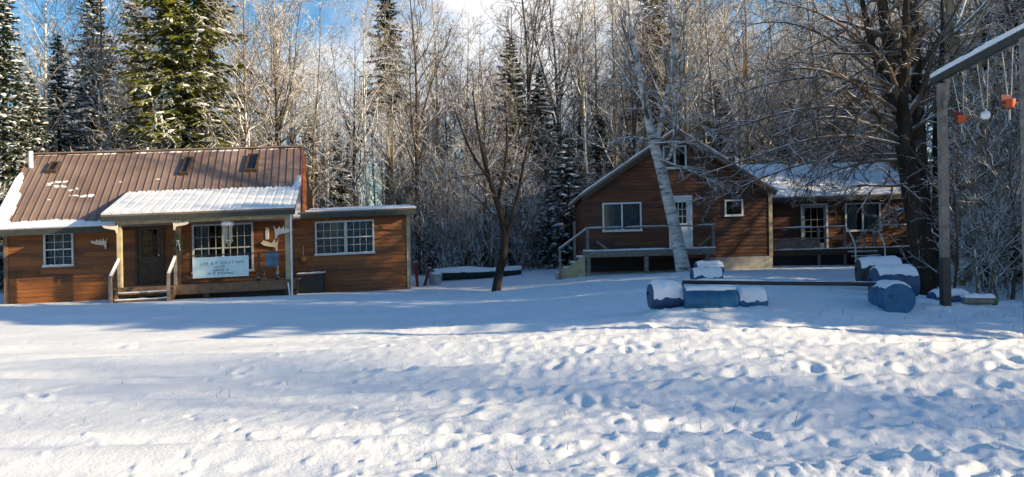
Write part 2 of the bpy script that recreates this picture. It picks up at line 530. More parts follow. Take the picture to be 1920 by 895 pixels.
def build_ground():
    rng = np.random.RandomState(3)
    ys = [-300, -150, -80, -40, -20, -8, -2, 1, 3]
    y = 4.2
    while y < 46:
        ys.append(y); y *= 1.0062
    while y < 170:
        ys.append(y); y *= 1.03
    ys += [220, 300, 450, 800]
    ys = np.array(ys, float)
    inner = np.linspace(-1, 1, 520)
    outl = np.array([-800, -400, -200, -110, -70, -45, -30])
    W = 0.80 * np.maximum(ys, 5.0) + 1.0
    X = []
    for w in W:
        xi = inner * w
        k = np.linspace(0, 1, 8)[1:] ** 2
        right = w + k * (800 - w)
        X.append(np.concatenate([-right[::-1], xi, right]))
    X = np.array(X)
    Y = np.repeat(ys[:, None], X.shape[1], 1)
    Z = ground_z(X, Y)
    nearf = np.clip((40 - Y) / 12, 0, 1) * np.clip((np.abs(X) < 60), 0, 1)
    # wind drifts, long low ridges and plough / snowmobile tracks running across
    Z += nearf * 0.10 * fbm(X * 0.10 + 3, Y * 0.42, 3, 1)
    Z += nearf * 0.05 * fbm(X * 0.32, Y * 0.95, 3, 5)
    m_r = np.clip((X + 3.0 + 0.25 * (Y - 6)) / 5.0, 0.0, 1.0)           # trampled and lumpy towards the right
    rough = np.clip((13.5 - Y) / 3, 0, 1)
    lump = np.maximum(0, fbm(X * 1.5, Y * 2.1, 4, 11) + 0.05)
    Z += nearf * rough * (0.012 + 0.030 * m_r) * lump
    lump2 = np.maximum(0, fbm(X * 4.2, Y * 5.5, 3, 21) - 0.05)
    Z += nearf * rough * (0.007 + 0.018 * m_r) * lump2
    Z += nearf * (0.007 + 0.016 * m_r) * fbm(X * 8, Y * 10, 4, 31)
    for yt, dep, wid in ((9.25, 0.05, 0.22), (10.9, 0.045, 0.25), (12.6, 0.05, 0.3), (7.0, 0.05, 0.2), (6.1, 0.04, 0.25), (15.3, 0.04, 0.35)):
        yc = yt + 0.03 * X + 0.25 * fbm(X * 0.15, yt + 0 * X, 2, int(yt))
        pr = (Y - yc) / wid
        Z += nearf * dep * (-np.exp(-pr ** 2) + 0.8 * np.exp(-((pr + 1.7) ** 2)))
    # footprints and clods
    for _ in range(620):
        fy = 4.6 + 9.5 * rng.rand() ** 1.3
        fx = rng.uniform(-0.72, 0.75) * fy
        keep = np.clip((fx + 3.0 + 0.25 * (fy - 6)) / 5.0, 0.10, 1)
        if rng.rand() > keep:
            continue
        a = rng.uniform(0, math.pi); l = rng.uniform(0.10, 0.2); wd = rng.uniform(0.05, 0.1)
        dep = 0.010 + 0.05 * rng.rand() ** 2 * (1 if rng.rand() < 0.7 else -0.8)
        r0 = np.searchsorted(ys, fy - 0.7); r1 = np.searchsorted(ys, fy + 0.7)
        dx = X[r0:r1] - fx; dy = Y[r0:r1] - fy
        u = (dx * math.cos(a) + dy * math.sin(a)) / l; v = (-dx * math.sin(a) + dy * math.cos(a)) / wd
        q = u * u + v * v
        Z[r0:r1] += dep * (-np.exp(-q) + 0.45 * np.exp(-((np.sqrt(q) - 1.7) ** 2) * 3))
    for _ in range(2600):                      # small crisp pits and crumbs
        fy = 4.8 + 10.5 * rng.rand() ** 1.4
        fx = rng.uniform(-0.75, 0.78) * fy
        if rng.rand() > np.clip((fx + 4.0 + 0.25 * (fy - 6)) / 6.0, 0.12, 1):
            continue
        l = rng.uniform(0.02, 0.06); dep = l * rng.choice([-0.5, -0.4, 0.4, 0.55])
        r0 = np.searchsorted(ys, fy - 0.2); r1 = np.searchsorted(ys, fy + 0.2)
        j = np.searchsorted(X[r0], fx - 0.25); k = np.searchsorted(X[r0], fx + 0.25)
        if r1 <= r0 or k <= j: continue
        a = rng.uniform(0, math.pi)
        dx = X[r0:r1, j:k] - fx; dy = Y[r0:r1, j:k] - fy
        u = (dx * math.cos(a) + dy * math.sin(a)) / l; v = (-dx * math.sin(a) + dy * math.cos(a)) / (l * 0.6)
        Z[r0:r1, j:k] += dep * np.exp(-(u * u + v * v) ** 1.5)
    for px, Yd in ((1247, 14.25), (1330, 13.95), (1405, 14.2), (1670, 14.1), (1675, 15.5), (1648, 17.1), (1330, 18.3), (1325, 17.5), (1780, 14.6), (1773, 14.0), (1283, 26.9), (930, 26.0), (1742, 17.9)):
        q = P(px, 560, Yd); dx = (X - q[0]) / 0.75; dy = (Y - q[1]) / 0.5
        Z += 0.065 * np.exp(-(dx * dx + dy * dy)) * (0.7 + 0.9 * fbm(X * 3, Y * 3, 2, 17))
    nr, nc = X.shape
    V = np.stack([X, Y, Z], 2).reshape(-1, 3)
    i = (np.arange(nr - 1)[:, None] * nc + np.arange(nc - 1)[None]).ravel()
    Fq = np.stack([i, i + 1, i + nc + 1, i + nc], 1)
    o = mesh_obj('ground', V, Fq, M['ground_snow'], smooth=True)
    o['kind'] = 'structure'
    o['label'] = 'trampled snow field with long blue shadows'
build_ground()

# ------------------------------------------------------------------ left cabin
def siding(mb, u0f, u1f, z0, z1, d, openings=(), board=0.14, proud=0.03):
    """lapped boards; u0f/u1f give the wall's ends at a height; openings = (u0,u1,z0,z1)"""
    rows = [z0]
    while rows[-1] < z1 - 1e-6:
        rows.append(min(rows[-1] + board, z1))
    for a, b in zip(rows[:-1], rows[1:]):
        cuts = sorted({a, b} | {z for o in openings for z in o[2:] if a < z < b})
        for p, q in zip(cuts[:-1], cuts[1:]):
            mid = (p + q) / 2
            spans = [(None, None)]
            sp = []
            l = 'L'
            for o in sorted(o for o in openings if o[2] <= mid <= o[3]):
                sp.append((l, o[0])); l = o[1]
            sp.append((l, 'R'))
            for s0, s1 in sp:
                a0 = u0f(p) if s0 == 'L' else s0; a1 = u0f(q) if s0 == 'L' else s0
                b0 = u1f(p) if s1 == 'R' else s1; b1 = u1f(q) if s1 == 'R' else s1
                if b0 - a0 < 0.01 and b1 - a1 < 0.01:
                    continue
                f0 = d - proud + (proud - 0.008) * (p - a) / board
                f1 = d - proud + (proud - 0.008) * (q - a) / board
                mb.hexa([(a0, f0, p), (b0, f0, p), (b0, d + 0.1, p), (a0, d + 0.1, p), (a1, f1, q), (b1, f1, q), (b1, d + 0.1, q), (a1, d + 0.1, q)])
    return mb

def window(parent, u0, u1, z0, z1, d, cols=2, rows=2, tilt=0.0, panes=1, fw=0.06, curtain=None, sash=True, snow=True, mat='white', gaps=()):
    """casing and glazing bars (window) > pane, sill, curtain"""
    mb = MB(); D0, D1 = d - 0.06, d + 0.03
    mb.box(u0 - fw, u1 + fw, D0, D1, z1, z1 + fw)
    mb.box(u0 - fw, u1 + fw, D0, D1, z0 - fw, z0)
    mb.box(u0 - fw, u0, D0, D1, z0, z1); mb.box(u1, u1 + fw, D0, D1, z0, z1)
    w = (u1 - u0) / panes
    for k in range(panes):
        a, b = u0 + k * w, u0 + (k + 1) * w
        if k:
            mb.box(a - 0.03, a + 0.03, D0 + 0.01, D1, z0, z1)
        if sash:
            zm = (z0 + z1) / 2
            mb.box(a + 0.001, b - 0.001, d - 0.035, d + 0.02, zm - 0.022, zm + 0.022)
        for i in range(1, cols):
            x = a + (b - a) * i / cols
            mb.box(x - 0.0075, x + 0.0075, d - 0.022, d + 0.008, z0, z1)
        for j in range(1, rows):
            z = z0 + (z1 - z0) * j / rows
            if sash and abs(z - (z0 + z1) / 2) < 0.03:
                continue
            mb.box(a, b, d - 0.020, d + 0.006, z - 0.0075, z + 0.0075)
    wo = mb.build('window', M[mat], parent, tilt=tilt)
    MB().box(u0 + 0.002, u1 - 0.002, d - 0.004, d + 0.004, z0 + 0.002, z1 - 0.002).build('pane', M['glass'], wo, tilt=tilt)
    MB().box(u0 - fw - 0.03, u1 + fw + 0.03, d - 0.10, d - 0.062, z0 - fw - 0.02, z0 - fw + 0.03).build('sill', M[mat], wo, tilt=tilt)
    if snow:
        sb = MB()
        sheet(sb, (u0 - fw - 0.02, d - 0.11, z0 - fw + 0.031), (u1 - u0 + 2 * fw + 0.04, 0, 0), (0, 0.048, 0), (0, 0, 1), 24, 2, lambda s, t: 0.025 + 0.03 * fbm(s * 7 + u0, t, 2, 3))
        sb.build('snow', M['snow'], wo, tilt=tilt)
    if curtain:
        for (cu0, cu1, cm) in curtain:
            n = max(6, int((cu1 - cu0) / 0.03)); pts = []
            for i in range(n + 1):
                u = cu0 + (cu1 - cu0) * i / n
                dd = d + 0.09 + 0.018 * math.sin(i * 1.9) + 0.006 * math.sin(i * 0.7)
                pts.append((u, dd))
            cb = MB()
            V = []; f = []
            for (u, dd) in pts:
                V += [(u, dd, z0), (u, dd, z1), (u, dd + 0.004, z0), (u, dd + 0.004, z1)]
            for i in range(n):
                k = i * 4
                f += [(k, k + 4, k + 5, k + 1), (k + 2, k + 3, k + 7, k + 6), (k, k + 2, k + 6, k + 4), (k + 1, k + 5, k + 7, k + 3)]
            f += [(0, 1, 3, 2), (n * 4, n * 4 + 2, n * 4 + 3, n * 4 + 1)]
            cb.add(V, f).build('curtain', M[cm], wo, tilt=tilt, smooth=True)
    return wo

def door(parent, u0, u1, z0, z1, d, mat, tilt=0.0, glazed=None, frame='white'):
    mb = MB().box(u0, u1, d - 0.03, d + 0.03, z0, z1)
    mid = (u0 + u1) / 2
    do = None
    if glazed:
        g0, g1, h0, h1 = glazed
        mb = MB().box(u0, g0, d - 0.03, d + 0.03, z0, z1).box(g1, u1, d - 0.03, d + 0.03, z0, z1).box(g0, g1, d - 0.03, d + 0.03, z0, h0).box(g0, g1, d - 0.03, d + 0.03, h1, z1)
        for i in (1, 2):
            x = g0 + (g1 - g0) * i / 3
            mb.box(x - 0.01, x + 0.01, d - 0.015, d + 0.015, h0, h1)
            z = h0 + (h1 - h0) * i / 3
            mb.box(g0, g1, d - 0.014, d + 0.014, z - 0.01, z + 0.01)
    else:
        for (a, b) in ((0.12, 0.46), (0.54, 0.88)):
            for (p, q) in ((0.08, 0.40), (0.52, 0.92)):
                mb.box(u0 + a * (u1 - u0), u0 + b * (u1 - u0), d - 0.042, d - 0.028, z0 + p * (z1 - z0), z0 + q * (z1 - z0))
    do = mb.build('door', M[mat], parent, tilt=tilt)
    if glazed:
        MB().box(g0, g1, d - 0.003, d + 0.003, h0, h1).build('pane', M['glass'], do, tilt=tilt)
    f = MB(); fw = 0.08
    f.box(u0 - fw, u0 - 0.003, d - 0.06, d + 0.04, z0, z1 + fw).box(u1 + 0.003, u1 + fw, d - 0.06, d + 0.04, z0, z1 + fw).box(u0 - 0.003, u1 + 0.003, d - 0.06, d + 0.04, z1 + 0.003, z1 + fw)
    f.build('frame', M[frame], do, tilt=tilt)
    MB().lathe([(0, 0.012), (0.04, 0.012), (0.05, 0.03), (0.08, 0.03), (0.085, 0.0)], (u1 - 0.08, d - 0.03, z0 + 0.95), (0, -1, 0), 10).build('handle', M['metal'], do, tilt=tilt, smooth=True)
    return do

def left_cabin():
    T = LF.tilt
    root = empty('log_cabin', LF.O, LF.yaw)
    tag(root, 'long orange-brown cabin with brown ribbed metal roof, porch and lean-to', 'cabin')
    W1, DEP = 9.15, 6.4                       # main body
    w1a, w1b = LF.hit(86, 441, 0), LF.hit(136, 495, 0)
    dr0, dr1 = LF.hit(258, 418, 0)[0], LF.hit(303, 420, 0)[0]
    pw0, pw1 = LF.hit(364, 425, 0), LF.hit(473, 512, 0)
    op = [(w1a[0], w1b[0], w1b[1], w1a[1]), (dr0, dr1, 0.45, 2.42), (pw0[0], pw1[0], 0.78, 2.30)]
    siding(MB(), lambda z: 0, lambda z: W1, -0.35, 2.70, 0.0, op).build('wall', M['siding'], root, tilt=T)
    EZ, RZ, RD = 2.42, 5.30, 3.1
    sl = (RZ - EZ) / (RD + 0.5)
    back = MB().box(0, W1, DEP, DEP + 0.1, -0.5, 2.75)
    back.build('wall', M['siding'], root, tilt=T)
    for (u0, u1) in ((0.0, 0.11), (W1 - 0.11, W1)):       # gable end walls
        g = MB()
        def poly(us):
            return [(us, 0.1, -0.5), (us, DEP, -0.5), (us, DEP, 2.7), (us, RD, RZ - 0.18), (us, 0.1, 2.75)]
        a, b = poly(u0), poly(u1)
        g.add(a + b, [(0, 1, 2, 3, 4), (9, 8, 7, 6, 5)] + [(i, 5 + i, 5 + (i + 1) % 5, (i + 1) % 5) for i in range(5)])
        g.build('wall', M['siding'], root, tilt=T)
    # main roof: front and rear slope with standing ribs
    uA0, uA1, uB0, uB1 = -0.16, 9.42, -0.55, 9.08        # eave ends, ridge ends (the rakes lean in)
    rf = MB(); th = 0.07
    Nf = np.array([0, -sl, 1.0]); Nf /= np.linalg.norm(Nf)
    p = [np.array(q, float) for q in ((uA0, -0.5, EZ), (uA1, -0.5, EZ), (uB1, RD, RZ), (uB0, RD, RZ))]
    rf.hexa([q - Nf * th for q in p] + p)
    RB = 2 * RD + 0.5
    pb = [np.array(q, float) for q in ((uB0, RD + 0.004, RZ), (uB1, RD + 0.004, RZ), (uA1 - 0.65, RB + 0.1, EZ), (uA0 - 0.8, RB + 0.1, EZ))]
    Nb = np.array([0, sl, 1.0]); Nb /= np.linalg.norm(Nb)
    rf.hexa([q - Nb * th for q in pb] + pb)
    n = 38
    for i in range(n + 1):
        a = p[0] + (p[1] - p[0]) * i / n; b = p[3] + (p[2] - p[3]) * i / n
        rf.bar(a + Nf * 0.018, b + Nf * 0.018 - (b - a) * 0.005, 0.030, 0.034, up=Nf)
    rf.bar(p[3] + np.array([0, 0, 0.03]), p[2] + np.array([0, 0, 0.03]), 0.26, 0.05)
    roof = rf.build('roof', M['roof'], root, tilt=T)
    # rake boards
    for a, b in ((p[0], p[3]), (p[1], p[2])):
        sgn = -1 if a is p[0] else 1
        rk = MB()
        rk.bar(a - Nf * 0.16 + np.array([sgn * 0.02, 0, 0]), b - Nf * 0.16 + np.array([sgn * 0.02, 0, 0]), 0.03, 0.17, up=Nf)
        rk.build('rake_board', M['red'], root, tilt=T)
    rk = MB()
    rk.bar(pb[1] - Nb * 0.16 + np.array([0.02, 0, 0]), pb[2] - Nb * 0.16 + np.array([0.02, 0, 0]), 0.03, 0.18, up=Nb)
    rk.build('rake_board', M['red'], root, tilt=T)
    fb = MB().box(uA0, 3.6, -0.52, -0.49, EZ - 0.2, EZ - 0.03)
    fb.build('fascia', M['fascia'], root, tilt=T)
    # snow left on the metal: a band along the eave, rags on the slope, a drift on the left rake
    def roof_snow(s, t):
        u = s * 9.5; l = t * 4.6
        edge = 0.52 - 0.05 * u + 0.16 * fbm(u * 2.4, l * 0.7, 3, 2)
        edge = np.where(u > 3.8, 1.50 + 0.12 * fbm(u * 2.5, l, 3, 9), edge)
        h1 = 0.05 * np.clip((edge - l) * 7, -1, 1)
        rag = fbm(u * 1.9, l * 5.5, 4, 4) - 0.31 - 0.9 * np.abs(l - 2.5 + 0.1 * u) * 0.22
        rag = np.where((u > 1.0) & (u < 3.6), rag, rag - 0.12)
        h2 = 0.07 * rag
        lk = 0.30 + 0.18 * fbm(l * 1.3, u, 3, 6) - 0.22 * np.clip(l - 2.6, 0, 2)
        h3 = 0.16 * np.clip((lk - u) * 5, -1, 1)
        rk2 = 0.32 * np.clip(1.2 - np.abs(l - 1.75), 0, 1) - (9.5 - u) + 0.2 * fbm(l * 2, u, 2, 8)
        h4 = 0.12 * np.clip(rk2 * 4, -1, 1)
        rg = 0.035 * np.clip((0.05 - np.abs(l - 4.52) + 0.10 * fbm(u * 3, l, 3, 12)) * 8, -1, 1)
        h = np.maximum.reduce([h1, h2, h3, h4, rg])
        return np.where((u > 3.7) & (u < 9.0) & (l < 1.3), -1, h)
    sb = MB()
    # the sheet follows the trapezoid: mean direction of the rakes is close enough for a thin layer
    sheet(sb, p[0] + Nf * 0.003, p[1] - p[0], (p[3] + p[2]) / 2 - (p[0] + p[1]) / 2, Nf, 190, 92, roof_snow)
    sb.build('snow', M['snow'], roof, tilt=T)
    # skylights
    def on_roof(px, py):
        d = 1.5
        for _ in range(30):
            u, z = LF.hit(px, py, d)
            dn = (z - EZ) / sl - 0.5
            d = d + 0.35 * (dn - d) * (-1 if False else 1) if False else d + (LF.hit(px, py, d)[1] - (EZ + sl * (d + 0.5))) / (sl + 0.05) * 0.9
        return u, d
    for (x0, y0, x1, y1) in ((86, 308, 116, 326), (336, 299, 364, 330), (458, 293, 489, 324)):
        ua, da = on_roof(x0, y1); ub, db = on_roof(x1, y0)
        o = np.array([ua, da, EZ + sl * (da + 0.5)]); V = np.array([0, db - da, sl * (db - da)]); U = np.array([ub - ua, 0, 0])
        b = MB(); fr = 0.07
        Vn = V / np.linalg.norm(V)
        b.slab(o, U, Vn * fr, Nf * 0.13); b.slab(o + V - Vn * fr, U, Vn * fr, Nf * 0.13)
        b.slab(o + Vn * fr, np.array([fr, 0, 0]), V - 2 * Vn * fr, Nf * 0.13); b.slab(o + U - np.array([fr, 0, 0]) + Vn * fr, np.array([fr, 0, 0]), V - 2 * Vn * fr, Nf * 0.13)
        so = b.build('skylight', M['darkwood'], root, tilt=T)
        MB().slab(o + Vn * fr + np.array([fr, 0, 0]) + Nf * 0.04, U - np.array([2 * fr, 0, 0]), V - 2 * Vn * fr, Nf * 0.05).build('pane', simple_glass, so, tilt=T)
    # white vent pipe and its dark flashing, small cap at the ridge
    u, d = on_roof(58, 314)
    z = EZ + sl * (d + 0.5)
    MB().lathe([(0, 0.075), (0.62, 0.075), (0.62, 0.06), (0.60, 0.0)], (u, d, z - 0.05), (0, 0, 1), 14).build('vent_pipe', M['white'], root, tilt=T, smooth=True)
    u = LF.hit(275, 285, RD)[0]
    MB().lathe([(0, 0.05), (0.16, 0.05), (0.17, 0.0)], (u, RD + 0.1, RZ), (0, 0, 1), 10).build('vent_cap', M['white'], root, tilt=T, smooth=True)
    # windows and door
    window(root, w1a[0], w1b[0], w1b[1], w1a[1], -0.01, 3, 4, T, mat='oldwhite', curtain=[(w1a[0] + 0.02, w1b[0] - 0.02, 'dark_curtain')])
    window(root, pw0[0], pw1[0], 0.78, 2.30, -0.01, 4, 4, T, panes=2, mat='oldwhite', curtain=[(pw0[0] + 0.02, pw0[0] + 0.5, 'dark_curtain'), (pw1[0] - 0.45, pw1[0] - 0.02, 'dark_curtain')])
    door(root, dr0, dr1, 0.45, 2.42, -0.005, 'darkwood', T, frame='darkwood', glazed=(dr0 + 0.14, dr1 - 0.14, 1.35, 2.25))
    # corner boards
    MB().box(-0.04, 0.09, -0.05, 0.12, -0.3, 2.5).build('corner_board', M['deckwood'], root, tilt=T)
    # ---- porch
    PU0, PU1, PD = 3.78, 9.50, -2.3
    pz0, pz1, pd1 = 2.66, 3.66, 1.05
    psl = (pz1 - pz0) / (pd1 - PD)
    Np = np.array([0, -psl, 1.0]); Np /= np.linalg.norm(Np)
    q = [np.array(k, float) for k in ((PU0, PD, pz0), (PU1, PD, pz0), (PU1 - 0.22, pd1, pz1), (PU0 - 0.28, pd1, pz1))]
    pr = MB().hexa([k - Np * 0.06 for k in q] + q)
    for i in range(20):
        a = q[0] + (q[1] - q[0]) * i / 19; b = q[3] + (q[2] - q[3]) * i / 19
        pr.bar(a + Np * 0.018, b + Np * 0.018, 0.038, 0.036, up=Np)
    proof = pr.build('porch_roof', M['roof'], root, tilt=T)
    def psnow(s, t):
        rib = np.abs(((s * 19 + 0.5) % 1) - 0.5) * 2          # 0 on a rib, 1 between
        h = 0.052 + 0.02 * fbm(s * 9, t * 4, 3, 5) - 0.012 * (rib > 0.75)
        top = 0.93 + 0.03 * fbm(s * 20, t, 2, 8) - 0.06 * (rib < 0.3)  # notches at the ribs put their dark shadow ticks into the snow edge
        return np.where(t > top, -1, h)
    sp = MB(); sheet(sp, q[0] + Np * 0.003, q[1] - q[0], (q[3] + q[2]) / 2 - (q[0] + q[1]) / 2, Np, 228, 40, psnow)
    sp.build('snow', M['snow'], proof, tilt=T)
    MB().box(PU0, PU1, PD - 0.02, PD + 0.02, pz0 - 0.20, pz0 - 0.055).build('fascia', M['fascia'], root, tilt=T)
    MB().box(PU0 + 0.3, PU1 - 0.1, -2.06, -1.92, pz0 - 0.30, pz0 - 0.13).build('porch_beam', M['cream'], root, tilt=T)
    DZ = 0.42
    dk = MB()
    for i in range(14):
        d0 = -2.1 + i * 0.149
        dk.box(4.05, 9.45, d0, d0 + 0.14, DZ - 0.04, DZ)
    dk.box(4.05, 9.45, -2.13, -2.103, DZ - 0.30, DZ - 0.005)
    dk.build('porch_floor', M['deckwood'], root, tilt=T)
    MB().box(4.1, 9.4, -1.6, -0.1, -0.6, DZ - 0.05).build('under_deck_dark', M['black'], root, tilt=T)  # black block puts the shade under the porch floor into colour
    for u in (6.75, 9.2):
        MB().box(u - 0.09, u + 0.09, -2.1, -1.95, -0.5, DZ - 0.31).build('pier', M['darkwood'], root, tilt=T)
    for u, m in ((LF.hit(224, 440, -2.0)[0], 'cream'), (LF.hit(334, 440, -2.0)[0], 'darkwood'), (LF.hit(539, 440, -2.0)[0], 'cream')):
        MB().box(u - 0.065, u + 0.065, -2.06, -1.93, DZ, pz0 - 0.30).build('post', M[m], root, tilt=T)
    u2, u3 = LF.hit(334, 440, -2.0)[0], LF.hit(539, 440, -2.0)[0]
    rl = MB().box(u2 + 0.07, u3 - 0.07, -2.03, -1.95, DZ + 0.86, DZ + 0.90).box(u2 + 0.07, u3 - 0.07, -2.01, -1.97, DZ + 0.12, DZ + 0.17)
    for k in (u2 + 0.9, u2 + 2.4):
        rl.box(k - 0.03, k + 0.03, -2.015, -1.965, DZ + 0.17, DZ + 0.86)
    rl.build('railing', M['darkwood'], root, tilt=T)
    # steps with sloping hand rails
    st = MB(); sa, sb_ = 4.28, 5.78
    for i in range(2):
        st.box(sa, sb_, -2.45 - 0.3 * i, -2.14 - 0.3 * i, DZ - 0.21 - 0.2 * i, DZ - 0.16 - 0.2 * i)
    for u in (sa - 0.05, sb_ + 0.05):
        st.bar((u, -2.12, DZ - 0.1), (u, -2.85, DZ - 0.62), 0.05, 0.24)
    sto = st.build('steps', M['deckwood'], root, tilt=T)
    sn = MB()
    for i in range(2):
        sheet(sn, (sa, -2.45 - 0.3 * i, DZ - 0.159 - 0.2 * i), (sb_ - sa, 0, 0), (0, 0.28, 0), (0, 0, 1), 20, 5, lambda s, t: 0.03 + 0.02 * fbm(s * 6, t * 2, 2, 3 + i))
    sn.build('snow', M['snow'], sto, tilt=T)
    for u in (sa - 0.07, sb_ + 0.07):
        h = MB().bar((u, -2.12, DZ + 0.86), (u, -2.85, DZ + 0.35), 0.09, 0.05).box(u - 0.04, u + 0.04, -2.9, -2.82, -0.5, DZ + 0.36).box(u - 0.04, u + 0.04, -2.16, -2.08, DZ, DZ + 0.85)
        ho = h.build('handrail', M['greywood'], root, tilt=T)
        hs = MB().bar((u, -2.12, DZ + 0.90), (u, -2.85, DZ + 0.39), 0.075, 0.03)
        hs.build('snow', M['snow'], ho, tilt=T)
    # white downpipe at the porch corner
    a = LF.hit(545, 385, -2.2); b = LF.hit(548, 556, -2.2)
    MB().tube([(a[0], -2.22, a[1]), (b[0], -2.22, b[1])], 0.032, 10).build('downpipe', M['white'], root, tilt=T, smooth=True)
    MB().tube([(b[0] - 0.12, -2.2, 0.32), (b[0] - 0.06, -2.25, -0.1)], 0.025, 8).build('drain_spout', M['white'], root, tilt=T, smooth=True)
    # ---- lean-to on the right
    AU0, AU1 = 9.16, 13.05
    a1, a2 = LF.hit(594, 420, 0.0), LF.hit(646, 474, 0.0)
    b1, b2 = LF.hit(651, 416, 0.0), LF.hit(699, 471, 0.0)
    zz0, zz1 = (a2[1] + b2[1]) / 2, (a1[1] + b1[1]) / 2
    ops = [(a1[0], a2[0], zz0, zz1), (b1[0], b2[0], zz0, zz1)]
    siding(MB(), lambda z: AU0, lambda z: AU1, -0.5, 2.48, 0.0, ops).build('wall', M['siding'], root, tilt=T)
    MB().box(AU1 - 0.1, AU1, 0.105, 4.0, -0.6, 2.55).build('wall', M['siding'], root, tilt=T)
    MB().box(AU0, AU1, 4.0, 4.1, -0.6, 2.75).build('wall', M['siding'], root, tilt=T)
    MB().box(AU1 - 0.09, AU1 + 0.035, -0.05, 0.1, -0.5, 2.46).build('corner_board', M['cream'], root, tilt=T)
    for o in ops:
        window(root, *o, -0.01, 4, 4, T, mat='oldwhite', curtain=[(o[0] + 0.03, o[1] - 0.03, 'dark_curtain')])
    r0 = [np.array(k, float) for k in ((9.36, -0.42, 2.62), (13.3, -0.42, 2.62), (13.05, 4.3, 2.98), (9.1, 4.3, 2.98))]
    Na = np.array([0, -0.36 / 4.7, 1.0]); Na /= np.linalg.norm(Na)
    ar = MB().hexa([k - Na * 0.05 for k in r0] + r0).build('lean_to_roof', M['roof'], root, tilt=T)
    sA = MB(); sheet(sA, r0[0] + Na * 0.003, r0[1] - r0[0], (r0[3] + r0[2]) / 2 - (r0[0] + r0[1]) / 2, Na, 90, 50,
                     lambda s, t: np.where((s < 0.05 + 0.03 * fbm(t * 6, s, 2, 4)), -1, 0.045 + 0.035 * fbm(s * 6, t * 7, 3, 7)))
    sA.build('snow', M['snow'], ar, tilt=T)
    MB().box(9.36, 13.3, -0.44, -0.40, 2.40, 2.575).build('fascia', M['fascia'], root, tilt=T)
    MB().box(13.27, 13.305, -0.398, 4.2, 2.42, 2.6).build('fascia', M['fascia'], root, tilt=T)
    return root

def glass_dark():
    m, nt, b = new_mat('dark_skylight_glass')
    b.inputs['Base Color'].default_value = (0.012, 0.014, 0.02, 1)
    b.inputs['Roughness'].default_value = 0.12
    return m
simple_glass = glass_dark()
cabin_left = left_cabin()

# things on and about the left porch
def in_frame(fr, name, label, cat, u, d, z, group=None, rz=0.0):
    return tag(empty(name, fr.world(u, d, z), fr.yaw + rz), label, cat, group)

def antler_mesh(w, flip=1, tines=5, seed=0):
    """a palmate antler: a flat scooped palm with points, beam at one end; x along, z up"""
    rng = random.Random(seed)
    mb = MB()
    out = [(0.25, -0.36), (0.33, -0.34), (0.33, -0.08)]
    out += [(0.40 + rng.uniform(-0.03, 0.03), 0.30 + rng.uniform(-0.04, 0.06)), (0.27, 0.07)]
    for k in range(tines):
        x = 0.16 - 0.58 * k / max(1, tines - 1)
        h = rng.uniform(0.20, 0.34) * (1 - 0.35 * k / tines)
        out += [(x - 0.01 + rng.uniform(-0.05, 0.03), h), (x - 0.29 / tines, 0.08 + 0.02 * (k % 2))]
    out += [(-0.55, 0.07), (-0.40, -0.04), (-0.10, -0.11), (0.15, -0.14), (0.22, -0.20)]
    n = len(out)
    fr = [(flip * x * w, -0.22 * abs(x) * w, z * w) for x, z in out]
    mb.add(fr + [(x, y + 0.035, z) for x, y, z in fr], [tuple(range(n)), tuple(range(2 * n - 1, n - 1, -1))] + [(i, n + i, n + (i + 1) % n, (i + 1) % n) for i in range(n)])
    return mb

def antler(px, py, d, w, flip, tines, seed, label, rz=0.0):
    u, z = LF.hit(px, py, d)
    o = in_frame(LF, 'antler', label, 'antler', u, d, z, 'pale moose antlers on the left cabin', rz)
    m = antler_mesh(w * 1.1, flip, tines, seed).build('palm', M['antler'], o, smooth=True)
    pl = MB().box(-0.05, 0.05, 0.013, 0.06, -0.08, 0.06).build('mount', M['darkwood'], o)
    return o
antler(189, 456, -0.09, 0.50, 1, 4, 1, 'greyish antler hung on the wall left of the porch, beside the small window')
antler(210, 427, -2.11, 0.44, 1, 4, 2, 'bright pale antler on the outer left porch post')
antler(337, 420, -2.11, 0.50, -1, 5, 3, 'pale antler on the middle porch post, above the green wreath')
antler(529, 434, -2.11, 0.58, -1, 6, 4, 'many-pointed pale antler at the porch corner beside the white downpipe')
antler(509, 459, -0.09, 0.55, 1, 2, 5, 'lower pale antler on the porch wall, right of the wide window')

